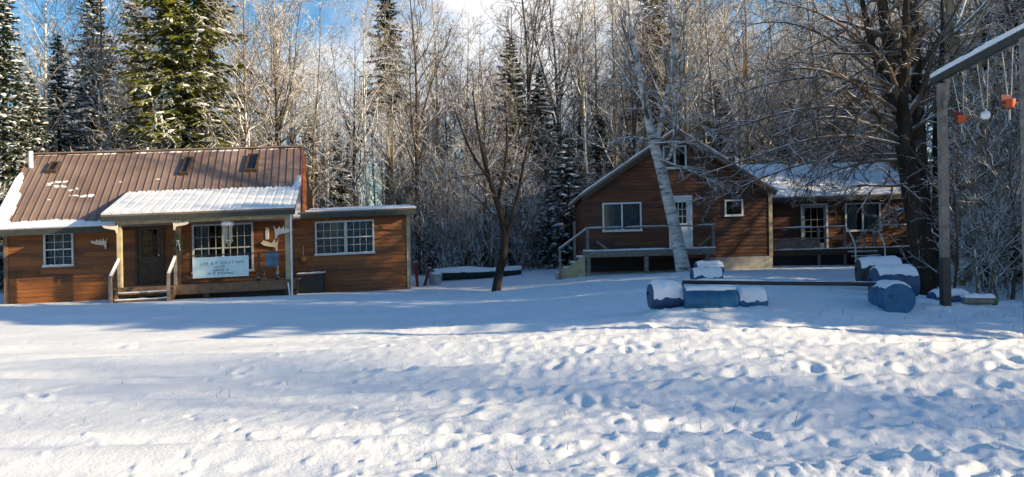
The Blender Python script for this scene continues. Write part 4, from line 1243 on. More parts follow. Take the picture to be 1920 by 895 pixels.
def swing():
    bp = P(1773, 578, 14.0); tp = P(1769, 158, 14.0)
    o = tag(empty('swing_set', (bp[0], bp[1], bp[2])), 'tall weathered post and snow-topped beam of a swing frame', 'swing')
    H = tp[2] - bp[2]
    MB().box(-0.062, 0.062, -0.062, 0.062, -0.3, H).build('post', M['greywood'], o)
    MB().box(-0.07, 0.07, -0.07, 0.07, -0.3, 0.92).build('post_dark_foot', M['black'], o)  # black box round the lower part of the post
    e = P(1921, 80, 11.3) - bp
    dirv = e - np.array([0, 0, H + 0.14]); dirv[2] = e[2] - (H + 0.12)
    st = np.array([-0.02, 0.22, H + 0.10]); en = st + dirv / np.linalg.norm(dirv[:2]) * 3.35
    en[2] = st[2] + 0.04
    MB().bar(st, en, 0.09, 0.10).build('beam', M['fascia'], o)
    sb = MB(); side = np.array([-dirv[1], dirv[0], 0]); side /= np.linalg.norm(side)
    sheet(sb, st + (0, 0, 0.057) - side * 0.065, en - st, side * 0.13, (0, 0, 1), 80, 5, lambda s, t: 0.085 + 0.02 * np.sin(t * math.pi) + 0.035 * fbm(s * 10, t, 3, 44))
    sb.f = [tuple(reversed(f)) for f in sb.f] if np.cross(en - st, side)[2] < 0 else sb.f
    sb.build('snow', M['snow'], o)
    far = en - (en - st) * 0.09
    MB().box(far[0] - 0.062, far[0] + 0.062, far[1] - 0.062, far[1] + 0.062, gz(bp[0] + far[0], bp[1] + far[1]) - bp[2] - 0.3, far[2] - 0.06).build('post', M['greywood'], o)
    # a brace between post and beam
    MB().bar((0, -0.1, H - 0.45), st + (en - st) * 0.17 + np.array([0, 0, -0.08]), 0.06, 0.06).build('brace', M['greywood'], o)
    W0 = np.array(bp)
    def at_beam(px):
        # depth at which the beam is seen in that column
        best = None
        for k in range(400):
            t = k / 400 * 0.98
            p = W0 + st + (en - st) * t
            a = p - CAM; x = a[0] * c_ - (a[2]) * s_
            X = 960 + FPX * x / a[1]
            if best is None or abs(X - px) < best[0]:
                best = (abs(X - px), p)
        return best[1] + np.array([0, 0, -0.1])
    for (pa, pb, sx, sy, mat, lab) in ((1786, 1808, 1803, 222, 'orange', 'orange toddler swing seat hanging nearest the post'),
                                      (1832, 1853, 1848, 216, 'whiteplastic', 'white ball-like swing seat hanging between the two orange ones'),
                                      (1879, 1899, 1893, 193, 'orange', 'orange toddler swing seat hanging highest, farthest from the post')):
        A, B = at_beam(pa), at_beam(pb)
        Y = (A[1] + B[1]) / 2
        S = P(sx, sy, Y)
        g = tag(empty('toddler_swing', S), lab, 'swing', 'swing seats hung from the beam')
        for k, (q, dx) in enumerate(((A, -0.035), (B, 0.035))):
            MB().tube([q - S, (dx * 0.8, 0, 0.10)], 0.006, 6).build('rope', M['rope'], g)
        if mat == 'orange':
            bk = MB()
            bk.lathe([(-0.08, 0.016), (-0.076, 0.056), (-0.016, 0.076), (0.048, 0.08), (0.048, 0.066), (-0.016, 0.062), (-0.064, 0.04), (-0.068, 0.0)], (0, 0, 0), (0, 0, 1), 18)
            bk.build('bucket', M['orange'], g, smooth=True)
            MB().slab((-0.075, 0.06, 0.0), (0.15, 0, 0), (0, 0.02, 0), (0, 0.02, 0.14)).build('backrest', M['red'], g)
            MB().slab((-0.12, -0.02, -0.02), (0.24, 0, 0), (0, 0.03, 0), (0, 0, 0.035)).build('crossbar', M['red'], g)
            MB().tube([(0, 0, -0.1), (0.0, 0.0, -0.26)], 0.007, 5).build('strap', M['rope'], g)
        else:
            MB().lathe([(-0.07, 0.0), (-0.065, 0.04), (-0.033, 0.066), (0.01, 0.072), (0.05, 0.056), (0.07, 0.024), (0.10, 0.01), (0.10, 0.0)], (0, 0, 0), (0, 0, 1), 18).build('float', M['whiteplastic'], g, smooth=True)
            MB().slab((-0.13, -0.015, 0.055), (0.26, 0, 0), (0, 0.03, 0), (0, 0, 0.03)).build('crossbar', M['black'], g)
swing()

def boat():
    a, b = P(812, 524, 31.2), P(978, 516, 32.2)
    o = tag(empty('rowing_boat', a, math.atan2(b[1] - a[1], b[0] - a[0])), 'long low dark green boat filled level with snow at the edge of the woods', 'boat')
    L = np.linalg.norm((b - a)[:2]); n = 20
    V = []; f = []
    def half(s):
        return 0.62 * (1 - max(0, (s - 0.5) / 0.5) ** 2.2) * (0.88 + 0.12 * min(1, s * 4)) + 0.01
    ring = 7
    for i in range(n + 1):
        s = i / n; w = half(s); sh = 0.02 * (2 * s - 0.6) ** 2
        for j in range(ring):
            t = -1 + 2 * j / (ring - 1)
            V.append((s * L, t * w, 0.27 * abs(t) ** 2.5 + sh - 0.10 + 0.06 * (abs(t) == 1)))
    for i in range(n):
        for j in range(ring - 1):
            f.append((i * ring + j, i * ring + j + 1, (i + 1) * ring + j + 1, (i + 1) * ring + j))
    f.append(tuple(range(ring)))
    MB().add(V, f).build('hull', M['boat'], o, smooth=True)
    g = MB()
    for sd in (-1, 1):
        g.tube([(i / n * L, sd * half(i / n), 0.24 + 0.02 * (2 * i / n - 0.6) ** 2) for i in range(n + 1)], 0.025, 6)
    g.build('gunwale', M['boat'], o, smooth=True)
    V = []; f = []
    for i in range(n + 1):
        s = i / n; w = half(s) * 0.96
        for j in range(9):
            t = -1 + 2 * j / 8
            V.append((s * L, t * w, 0.235 + 0.26 * (1 - t * t) * (0.8 + 0.4 * float(fbm(s * 4, t, 3, 5))) ))
    for i in range(n):
        for j in range(8):
            f.append((i * 9 + j, i * 9 + j + 1, (i + 1) * 9 + j + 1, (i + 1) * 9 + j))
    MB().add(V, f).build('snow', M['snow'], o, smooth=True)
    for s in (0.3, 0.62):
        MB().box(s * L - 0.1, s * L + 0.1, -half(s), half(s), 0.255, 0.285).build('thwart', M['greywood'], o)
boat()

def clutter():
    rng = random.Random(5)
    # red boards and a tub behind the right end of the lean-to
    for k, (px, tx, lab) in enumerate(((783, -0.10, 'dull red board leaning at the far corner of the lean-to'), (796, 0.16, 'second dull red board, leaning lower, by the far corner of the lean-to'))):
        p = P(px, 541 - 2 * k, 28.4 + k * 0.4); p[2] = gz(p[0], p[1]) - 0.03
        o = tag(empty('board', p), lab, 'board', 'boards by the lean-to')
        h = 0.9 - 0.25 * k
        MB().bar((0, 0, 0), (tx, 0.35, h), 0.11, 0.03, up=(0, 1, 0)).build('plank', M['red'], o)
        MB().bar((tx - 0.05, 0.35, h + 0.02), (tx + 0.05, 0.35, h + 0.02), 0.05, 0.03).build('snow', M['snow'], o)
    p = P(816, 528, 29.6); p[2] = gz(p[0], p[1]) - 0.03
    o = tag(empty('tub', p), 'grey tub heaped with snow between the lean-to and the green boat', 'tub')
    MB().lathe([(0, 0.22), (0.36, 0.28), (0.38, 0.30), (0.38, 0.26), (0.1, 0.2), (0.1, 0.0)], (0, 0, 0), (0, 0, 1), 20).build('shell', M['metal'], o, smooth=True)
    b = MB(); b.blob((0, 0, 0.37), (0.26, 0.26, 0.10), rng, 14, 8, 0.06); b.build('snow', M['snow'], o, smooth=True)
    # firewood by the left edge
    k = 0
    names = ['firewood log at the bottom of the small pile by the left cabin corner', 'firewood log on top of the small pile by the left cabin corner']
    for row, cnt in ((0, 3), (1, 2)):
        for i in range(cnt):
            p = LF.world(-0.45 - 0.17 * i - 0.085 * row, -0.1, 0); p[2] = gz(p[0], p[1]) + 0.06 + 0.145 * row
            o = tag(empty('firewood_log', p, LF.yaw + rng.uniform(-0.06, 0.06)), names[row], 'log', 'firewood logs by the left cabin')
            MB().tube([(0, -0.25, 0), (0, 0.25, 0)], 0.08, 9).build('wood', M['logend'], o, smooth=True)
            s = MB(); s.blob((0, 0, 0.075), (0.06, 0.24, 0.03), rng, 8, 5, 0.1); s.build('snow', M['snow'], o, smooth=True)
clutter()

# ------------------------------------------------------------------ trees
class TB:
    """many tubes at once"""
    def __init__(s):
        s.V = []; s.Q = []; s.n = 0
    def tubes(s, Pts, Rad, n):
        B, K, _ = Pts.shape
        T = np.gradient(Pts, axis=1)
        T /= np.linalg.norm(T, axis=2, keepdims=True) + 1e-9
        m = np.abs(T.mean(1)); ref = np.eye(3)[np.argmin(m, 1)][:, None, :]
        a = np.cross(T, np.broadcast_to(ref, T.shape)); a /= np.linalg.norm(a, axis=2, keepdims=True) + 1e-9
        b = np.cross(T, a)
        an = np.arange(n) * 2 * math.pi / n
        V = Pts[:, :, None] + Rad[:, :, None, None] * (np.cos(an)[None, None, :, None] * a[:, :, None] + np.sin(an)[None, None, :, None] * b[:, :, None])
        idx = (np.arange(B)[:, None, None] * K + np.arange(K - 1)[None, :, None]) * n
        i = np.arange(n)[None, None, :]; j = (np.arange(n) + 1) % n; j = j[None, None, :]
        q = np.stack([idx + i, idx + n + i, idx + n + j, idx + j], 3).reshape(-1, 4)
        s.V.append(V.reshape(-1, 3)); s.Q.append(q + s.n); s.n += B * K * n
    def ribbons(s, Pts, wid, vert):
        """flat needle sprays along polylines; vert: standing on edge"""
        B, K, _ = Pts.shape
        T = np.gradient(Pts, axis=1); T /= np.linalg.norm(T, axis=2, keepdims=True) + 1e-9
        up = np.zeros_like(T); up[..., 2] = 1
        sd = np.cross(T, up); sd /= np.linalg.norm(sd, axis=2, keepdims=True) + 1e-9
        if vert:
            sd = np.cross(sd, T)
        w = wid[:, :, None]
        V = np.stack([Pts - sd * w, Pts + sd * w], 2)
        idx = (np.arange(B)[:, None] * K + np.arange(K - 1)[None]) * 2
        q = np.stack([idx, idx + 1, idx + 3, idx + 2], 2).reshape(-1, 4)
        s.V.append(V.reshape(-1, 3)); s.Q.append(q + s.n); s.n += B * K * 2
    def build(s, name, mat, parent=None, smooth=True):
        return mesh_obj(name, np.concatenate(s.V), np.concatenate(s.Q), mat, parent, smooth)

def interp(Pts, Rad, t):
    B, K, _ = Pts.shape
    x = np.clip(t, 0, 0.9999) * (K - 1); i = x.astype(int); f = x - i
    bi = np.arange(B)[:, None]
    p = Pts[bi, i] * (1 - f)[..., None] + Pts[bi, i + 1] * f[..., None]
    d = Pts[bi, i + 1] - Pts[bi, i]; d /= np.linalg.norm(d, axis=2, keepdims=True) + 1e-9
    r = Rad[bi, i] * (1 - f) + Rad[bi, i + 1] * f
    return p, d, r

def spawn(Pts, Rad, m, t0, t1, ang, lr, K, bend, wob, rng, rk=0.6, rmax=1.0, rmin=0.006, taper=0.65, fall=0.55, flat=0.0):
    """m children on every parent branch"""
    B = len(Pts)
    t = t0 + (t1 - t0) * (np.arange(m)[None] + rng.rand(B, m)) / m
    p, d, r = interp(Pts, Rad, t)
    plen = np.linalg.norm(np.diff(Pts, axis=1), axis=2).sum(1)[:, None]
    ref = np.where(np.abs(d[..., 2:3]) > 0.9, np.array([1.0, 0, 0]), np.array([0, 0, 1.0]))
    e1 = np.cross(d, ref); e1 /= np.linalg.norm(e1, axis=2, keepdims=True)
    e2 = np.cross(d, e1)
    phi = np.arange(m)[None] * 2.4 + rng.rand(B, 1) * 6.28 + rng.randn(B, m) * 0.5
    if flat:                      # mostly left and right of the parent
        phi = np.where(rng.rand(B, m) < 0.5, 0, math.pi) + rng.randn(B, m) * (1 - flat)
    a = np.radians(ang) + rng.randn(B, m) * 0.2
    v = np.cos(a)[..., None] * d + np.sin(a)[..., None] * (np.cos(phi)[..., None] * e1 + np.sin(phi)[..., None] * e2)
    L = plen * lr * (1 - fall * (t - t0) / (t1 - t0 + 1e-9)) * rng.uniform(0.55, 1.2, (B, m))
    v = v.reshape(-1, 3); L = L.reshape(-1); p = p.reshape(-1, 3); r = r.reshape(-1)
    out = [p]
    for k in range(K - 1):
        v = v + rng.randn(*v.shape) * wob
        v[:, 2] += bend / (K - 1)
        v /= np.linalg.norm(v, axis=1, keepdims=True)
        p = p + v * (L / (K - 1))[:, None]
        out.append(p)
    Pn = np.stack(out, 1)
    r0 = np.clip(r * rk, rmin, rmax)
    Rn = np.maximum(r0[:, None] * (1 - taper * np.linspace(0, 1, K)[None]), rmin * 0.6)
    return Pn, Rn

def trunk_line(H, r0, rng, lean=0.03, wob=0.012, K=12, top=0.12):
    s = np.linspace(0, 1, K)
    ph = rng.rand(4) * 6.28
    x = lean * H * s * math.cos(ph[0]) + wob * H * np.sin(s * 5 + ph[1]) * s
    y = lean * H * s * math.sin(ph[0]) + wob * H * np.sin(s * 6 + ph[2]) * s
    Pn = np.stack([x, y, s * H - 0.25], 1)[None]
    Rn = (r0 * (1 - (1 - top) * s ** 0.9))[None].copy()
    Rn[0, 0] *= 1.35
    return Pn, Rn

def crown_on(tb, Pt, Rt, rng, n1, n2, n3, t0=0.3, ang=48, bend=0.5, lr=0.36, twig=0.009, n4=0, l2=0.5, l3=0.5, bend2=0.25, bend3=0.05, ang2=45):
    L1 = spawn(Pt, Rt, n1, t0, 0.99, ang, lr, 7, bend, 0.10, rng, 0.5, 0.16, 0.018)
    L2 = spawn(*L1, n2, 0.18, 1.0, ang2, l2, 5, bend2, 0.13, rng, 0.6, 0.05, twig * 1.25, fall=0.45)
    L3 = spawn(*L2, n3, 0.12, 1.0, 42, l3, 4, bend3, 0.14, rng, 0.6, 0.02, twig, fall=0.4)
    tb.tubes(*L1, 5); tb.tubes(*L2, 4); tb.tubes(*L3, 3)
    if n4:
        L4 = spawn(*L3, n4, 0.15, 1.0, 40, 0.55, 3, bend3, 0.14, rng, 0.7, 0.012, twig * 0.8, fall=0.3)
        tb.tubes(*L4, 3)

def bare_tree(name, H, r0, seed, mat, tmat=None, lod=1.0, **kw):
    rng = np.random.RandomState(seed)
    root = empty(name)
    Pt, Rt = trunk_line(H, r0, rng, kw.pop('lean', 0.03), kw.pop('wob', 0.012))
    forks = kw.pop('forks', 0)
    t = TB(); t.tubes(Pt, Rt, 9)
    stems = [(Pt, Rt)]
    if forks:
        F_ = spawn(Pt, Rt, forks, 0.32, 0.6, 20, 0.62, 9, 0.35, 0.05, rng, 0.75, 0.2, 0.03, taper=0.85, fall=0.2)
        t.tubes(*F_, 8); stems.append(F_)
    tr = t.build('trunk', M[tmat or mat], root)
    c = TB()
    n1 = kw.pop('n1', 24); n2 = kw.pop('n2', 7); n3 = kw.pop('n3', 6)
    crown_on(c, Pt, Rt, rng, int(n1 * lod), n2, n3, **kw)
    if forks:
        kw2 = dict(kw); kw2['t0'] = 0.25
        crown_on(c, *stems[1], rng, int(n1 * 0.55 * lod), n2, n3, **kw2)
    cr = c.build('crown', M[mat], root)
    KIDS[root.name] = [tr, cr]
    return root

def conifer(name, H, Rmax, seed, mat, zlow=0.08, snow=0.35, droop=0.5, whorl=0.34, dens=1.0, taper=0.85, lump=1.0, trunk='bark_dark', nw=1.15):
    rng = np.random.RandomState(seed)
    root = empty(name)
    Pt, Rt = trunk_line(H, 0.013 * H + 0.04, rng, 0.01, 0.003, top=0.06)
    t = TB(); t.tubes(Pt, Rt, 8)
    tr = t.build('trunk', M[trunk], root)
    z = zlow * H; st = []; dr = []; ln = []
    while z < H * 0.985:
        f = 1 - (z - zlow * H) / (H * (1 - zlow))
        nb = rng.randint(5, 8)
        a0 = rng.rand() * 6.28
        for k in range(nb):
            a = a0 + k * 6.283 / nb + rng.randn() * 0.25
            l = Rmax * (f ** taper) * rng.uniform(0.55, 1.12) + 0.15
            x = interp(Pt, Rt, np.array([[min(0.999, (z + 0.25) / H)]]))[0][0, 0]
            st.append((x[0], x[1], z + rng.uniform(-0.12, 0.12))); ln.append(l)
            up = 0.45 * (1 - f) + 0.12
            dr.append((math.cos(a), math.sin(a), up + rng.randn() * 0.08))
        z += whorl * (0.65 + 0.5 * f) * rng.uniform(0.8, 1.2)
    p = np.array(st); v = np.array(dr); v /= np.linalg.norm(v, axis=1, keepdims=True); L = np.array(ln)
    K = 6; out = [p]
    for k in range(K - 1):
        v[:, 2] -= droop * (0.30 if k < 3 else -0.12)
        v += rng.randn(*v.shape) * 0.05
        v /= np.linalg.norm(v, axis=1, keepdims=True)
        p = p + v * (L / (K - 1))[:, None]; out.append(p)
    B = np.stack(out, 1)
    BR = np.repeat((0.012 + 0.008 * L)[:, None], K, 1) * np.linspace(1, 0.35, K)[None]
    c = TB(); c.tubes(B, BR, 3)
    S1 = spawn(B, BR, max(4, int(11 * dens)), 0.12, 1.0, 52, 0.40, 4, -0.30, 0.08, rng, 0.6, 0.01, 0.005, fall=0.55, flat=0.75)
    S2 = spawn(*S1, 3, 0.2, 1.0, 42, 0.55, 3, -0.25, 0.10, rng, 0.6, 0.01, 0.005, fall=0.3, flat=0.7)
    taperw = lambda n: np.linspace(1, 0.25, n)[None]
    w1 = nw * rng.uniform(0.035, 0.06, (len(S1[0]), 1)) * taperw(4)
    w2 = nw * rng.uniform(0.030, 0.052, (len(S2[0]), 1)) * taperw(3)
    wb = np.full((len(B), 1), 0.05) * taperw(K)
    for (q, w) in ((S1[0], w1), (S2[0], w2), (B, wb)):
        c.ribbons(q, w, False)
        c.ribbons(q - np.array([0, 0, 0.01]), w * 0.8, True)
    cr = c.build('crown', M[mat], root, smooth=False)
    kids = [tr, cr]
    if snow > 0:
        pr = random.Random(seed)
        sb = MB()
        for i in range(len(B)):
            if L[i] < 0.4 or pr.random() > snow:
                continue
            for rep in range(1 + int(3 * pr.random())):
                s = pr.uniform(0.35, 0.95)
                k = s * (K - 1); a = int(k); fr = k - a; a2 = min(a + 1, K - 1)
                q = B[i, a] * (1 - fr) + B[i, a2] * fr
                sz = pr.uniform(0.06, 0.20) * (0.6 + 0.22 * L[i]) * lump
                dv = B[i, a2] - B[i, a]; an = math.atan2(dv[1], dv[0])
                m = MB(); m.blob((0, 0, 0), (sz * pr.uniform(1.1, 2.2), sz * pr.uniform(0.7, 1.5), sz * pr.uniform(0.28, 0.45)), pr, 7, 4, 0.22)
                pitch = dv[2] / (np.linalg.norm(dv[:2]) + 1e-6)
                vv = [(x * math.cos(an) - y * math.sin(an) + q[0], x * math.sin(an) + y * math.cos(an) + q[1], zz + x * pitch * 0.9 + q[2] + 0.04) for x, y, zz in m.v]
                sb.add(vv, m.f)
        so = sb.build('snow', M['snow'], root, smooth=True); so['kind'] = 'stuff'; kids.append(so)
    KIDS[root.name] = kids
    return root

def on_ground(px, Y):
    x = (px - 960) / FPX * Y
    return (x, Y, gz(x, Y))

# --- the single trees one can tell apart -------------------------------------------------
def stem_from(pts, rads, K):
    """smooth polyline through picture points (px, py, depth)"""
    W = np.array([P(*q) for q in pts])
    s = np.linspace(0, 1, len(W)); t = np.linspace(0, 1, K)
    out = np.stack([np.interp(t, s, W[:, i]) for i in range(3)], 1)
    for _ in range(2):
        out[1:-1] = 0.25 * out[:-2] + 0.5 * out[1:-1] + 0.25 * out[2:]
    return out, np.interp(t, s, rads)

def leaning_birch():
    rng = np.random.RandomState(12)
    b0 = P(1281, 512, 27.0)
    o = tag(empty('birch_tree', b0), 'thick white birch leaning left in front of the right cabin door', 'tree')
    main, rm = stem_from([(1283, 518, 27), (1270, 445, 27), (1252, 372, 27), (1238, 310, 27), (1223, 262, 27), (1212, 200, 27.2), (1198, 140, 27.4), (1186, 70, 27.7), (1178, 0, 28), (1172, -70, 28.3)],
                         [0.27, 0.22, 0.20, 0.185, 0.17, 0.125, 0.10, 0.085, 0.06, 0.025], 26)
    f1, r1 = stem_from([(1230, 280, 27), (1238, 235, 27), (1250, 180, 26.9), (1262, 120, 26.8), (1272, 60, 26.6), (1288, -30, 26.4)], [0.11, 0.09, 0.08, 0.065, 0.05, 0.018], 18)
    f2, r2 = stem_from([(1236, 306, 27), (1256, 298, 26.8), (1264, 270, 26.6), (1268, 210, 26.4), (1280, 120, 26.3), (1284, 40, 26.2), (1290, -40, 26.2)], [0.09, 0.07, 0.065, 0.055, 0.042, 0.03, 0.012], 20)
    f3, r3 = stem_from([(1268, 205, 26.4), (1258, 140, 26.2), (1262, 60, 26.0), (1255, -20, 26.0)], [0.05, 0.04, 0.03, 0.012], 12)
    t = TB()
    for q, r, n in ((main, rm, 14), (f1, r1, 9), (f2, r2, 9), (f3, r3, 7)):
        t.tubes((q - b0)[None], r[None], n)
    t.build('trunk', M['birch'], o)
    c = TB()
    for q, r, a, n1 in ((main, rm, 0.5, 15), (f1, r1, 0.3, 16), (f2, r2, 0.3, 18), (f3, r3, 0.2, 9)):
        crown_on(c, (q - b0)[None], r[None], rng, n1, 7, 6, t0=a, ang=42, bend=0.35, lr=0.26, twig=0.009, bend2=-0.05, bend3=-0.25)
    # drooping low boughs across the gable
    for pts in ([(1240, 300, 26.8), (1290, 320, 26.4), (1340, 340, 26), (1375, 365, 25.8)], [(1228, 270, 26.8), (1270, 265, 26.3), (1310, 272, 26), (1345, 290, 25.7)], [(1225, 265, 27), (1180, 255, 26.6), (1140, 270, 26.4)]):
        q, r = stem_from(pts, np.linspace(0.045, 0.012, len(pts)), 9)
        c.tubes((q - b0)[None], r[None], 5)
        A = spawn((q - b0)[None], r[None], 13, 0.15, 1, 45, 0.36, 5, -0.3, 0.12, rng, 0.7, 0.03, 0.01)
        B = spawn(*A, 6, 0.1, 1, 42, 0.5, 4, -0.25, 0.12, rng, 0.7, 0.015, 0.008)
        c.tubes(*A, 4); c.tubes(*B, 3)
    c.build('crown', M['bark'], o)
leaning_birch()

def crooked_tree():
    rng = np.random.RandomState(31)
    b0 = P(930, 550, 26.0)
    o = tag(empty('crooked_tree', b0), 'dark crooked small tree standing alone on the snow between the cabins', 'tree')
    main, rm = stem_from([(929, 556, 26), (934, 520, 26), (944, 480, 26), (948, 440, 26), (938, 395, 26), (920, 345, 26), (905, 290, 26.1), (893, 230, 26.2), (886, 170, 26.3)], [0.17, 0.145, 0.14, 0.125, 0.105, 0.08, 0.06, 0.04, 0.015], 22)
    f1, r1 = stem_from([(947, 452, 26), (962, 400, 25.9), (975, 345, 25.8), (985, 290, 25.7), (1000, 235, 25.6)], [0.075, 0.06, 0.05, 0.035, 0.012], 14)
    f2, r2 = stem_from([(932, 378, 26), (945, 330, 26.2), (952, 270, 26.3), (948, 200, 26.4)], [0.07, 0.055, 0.04, 0.015], 12)
    f3, r3 = stem_from([(916, 332, 26), (890, 300, 25.8), (868, 250, 25.6), (852, 205, 25.5)], [0.06, 0.045, 0.03, 0.012], 12)
    t = TB()
    for q, r, n in ((main, rm, 12), (f1, r1, 8), (f2, r2, 8), (f3, r3, 8)):
        t.tubes((q - b0)[None], r[None], n)
    t.build('trunk', M['bark_dark'], o)
    c = TB()
    for q, r, a, n1 in ((main, rm, 0.45, 10), (f1, r1, 0.3, 8), (f2, r2, 0.3, 7), (f3, r3, 0.3, 7)):
        crown_on(c, (q - b0)[None], r[None], rng, n1, 6, 5, t0=a, ang=55, bend=0.2, lr=0.34, twig=0.009, bend2=0.0, bend3=-0.1)
    c.build('crown', M['bark_thin_frost'], o)
    # thin suckers at its foot
crooked_tree()

def big_maple():
    rng = np.random.RandomState(77)
    b0 = P(1742, 562, 18.0)
    o = tag(empty('maple_tree', b0), 'big dark multi-stemmed tree with drooping boughs just left of the swing post', 'tree')
    main, rm = stem_from([(1746, 572, 18), (1736, 500, 18), (1722, 420, 18), (1708, 340, 18), (1697, 270, 18), (1688, 200, 18), (1676, 130, 18.1), (1660, 50, 18.2), (1648, -40, 18.3), (1640, -140, 18.4)], [0.36, 0.27, 0.25, 0.235, 0.21, 0.18, 0.155, 0.13, 0.10, 0.045], 28)
    stems = [(main, rm, 12)]
    for pts, rr in (([(1728, 440, 18.1), (1730, 360, 18.3), (1724, 280, 18.4), (1722, 200, 18.5), (1716, 110, 18.6), (1712, 0, 18.8), (1718, -120, 19)], [0.2, 0.17, 0.15, 0.14, 0.12, 0.09, 0.04]),
                    ([(1694, 250, 18), (1692, 180, 17.8), (1700, 110, 17.6), (1698, 30, 17.4), (1704, -80, 17.2)], [0.13, 0.12, 0.10, 0.08, 0.03]),
                    ([(1690, 215, 18), (1660, 160, 18.2), (1635, 90, 18.3), (1618, 10, 18.4), (1600, -80, 18.6)], [0.11, 0.09, 0.08, 0.06, 0.02]),
                    ([(1752, 560, 17.9), (1756, 500, 17.9), (1752, 430, 18), (1760, 340, 18.2), (1752, 240, 18.4), (1768, 120, 18.7), (1766, 0, 19)], [0.16, 0.13, 0.12, 0.10, 0.08, 0.06, 0.03])):
        q, r = stem_from(pts, rr, 18); stems.append((q, r, 9))
    t = TB()
    for q, r, n in stems:
        t.tubes((q - b0)[None], r[None], n)
    t.build('trunk', M['bark_dark'], o)
    c = TB()
    for k, (q, r, n) in enumerate(stems):
        crown_on(c, (q - b0)[None], r[None], rng, 15, 8, 6, t0=0.45 if k == 0 else 0.35, ang=52, bend=0.15, lr=0.26, twig=0.0075, bend2=-0.1, bend3=-0.2)
    # long boughs reaching left over the wing, drooping, each fanning into fine twigs
    for pts in ([(1697, 268, 18), (1640, 235, 17.7), (1575, 215, 17.4), (1510, 225, 17.2), (1450, 255, 17.0)],
                [(1702, 300, 18), (1650, 300, 18.2), (1590, 310, 18.4), (1530, 335, 18.6), (1490, 360, 18.8)],
                [(1690, 215, 18), (1620, 165, 17.6), (1550, 130, 17.3), (1480, 125, 17.0), (1400, 150, 16.8)],
                [(1684, 180, 18), (1610, 110, 18.3), (1540, 60, 18.6), (1460, 35, 18.8), (1390, 50, 19)],
                [(1676, 130, 18), (1600, 60, 17.6), (1530, 20, 17.3), (1450, 0, 17)],
                [(1708, 345, 18), (1665, 350, 17.4), (1610, 345, 17.0), (1560, 360, 16.7)],
                [(1715, 390, 18), (1680, 395, 18.3), (1640, 420, 18.5), (1610, 450, 18.6)],
                [(1700, 250, 18), (1760, 210, 18.4), (1810, 200, 18.6), (1870, 215, 18.8)],
                [(1722, 200, 18.5), (1780, 120, 18.7), (1840, 80, 18.8), (1900, 70, 19)],
                [(1697, 275, 18), (1600, 250, 17.4), (1500, 262, 17.0), (1400, 300, 16.6), (1310, 330, 16.4)],
                [(1690, 225, 18), (1590, 195, 17.8), (1480, 205, 17.6), (1380, 240, 17.4), (1290, 265, 17.2)],
                [(1700, 290, 18), (1610, 290, 18.6), (1500, 305, 19.2), (1400, 345, 19.6), (1330, 380, 19.8)],
                [(1684, 180, 18), (1580, 140, 18.5), (1460, 150, 18.8), (1340, 190, 19)],
                [(1705, 330, 18), (1640, 270, 18.8), (1560, 262, 19.4), (1480, 290, 20), (1420, 320, 20.4)]):
        q, r = stem_from(pts, np.linspace(0.05, 0.011, len(pts)), 12)
        c.tubes((q - b0)[None], r[None], 6)
        A = spawn((q - b0)[None], r[None], 13, 0.12, 1, 48, 0.34, 6, -0.25, 0.11, rng, 0.65, 0.03, 0.010, fall=0.4)
        B = spawn(*A, 8, 0.1, 1, 42, 0.5, 4, -0.2, 0.12, rng, 0.65, 0.014, 0.0075, fall=0.3)
        D = spawn(*B, 4, 0.1, 1, 40, 0.55, 3, -0.15, 0.12, rng, 0.7, 0.01, 0.006, fall=0.3)
        c.tubes(*A, 4); c.tubes(*B, 3); c.tubes(*D, 3)
    c.build('crown', M['bark_thin_frost'], o)
big_maple()

# --- kinds that repeat ------------------------------------------------------------------
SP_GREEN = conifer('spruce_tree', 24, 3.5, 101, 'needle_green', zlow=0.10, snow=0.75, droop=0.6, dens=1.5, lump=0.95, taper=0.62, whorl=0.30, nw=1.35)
SP_A = conifer('spruce_tree', 17, 2.7, 102, 'needle_dark', zlow=0.07, snow=0.6, droop=0.6, dens=1.0)
SP_B = conifer('spruce_tree', 12, 2.6, 103, 'needle_dark', zlow=0.08, snow=0.55, droop=0.5, dens=1.0)
SP_C = conifer('spruce_tree', 19, 1.7, 104, 'needle_dark', zlow=0.55, snow=0.25, droop=0.5, dens=1.0, taper=0.6)
SP_D = conifer('spruce_tree', 7, 1.6, 105, 'needle_dark', zlow=0.05, snow=0.7, droop=0.5, dens=0.9)
SP_R = conifer('spruce_tree', 17, 2.0, 106, 'needle_brown', zlow=0.5, snow=0.2, droop=0.4, dens=1.0)

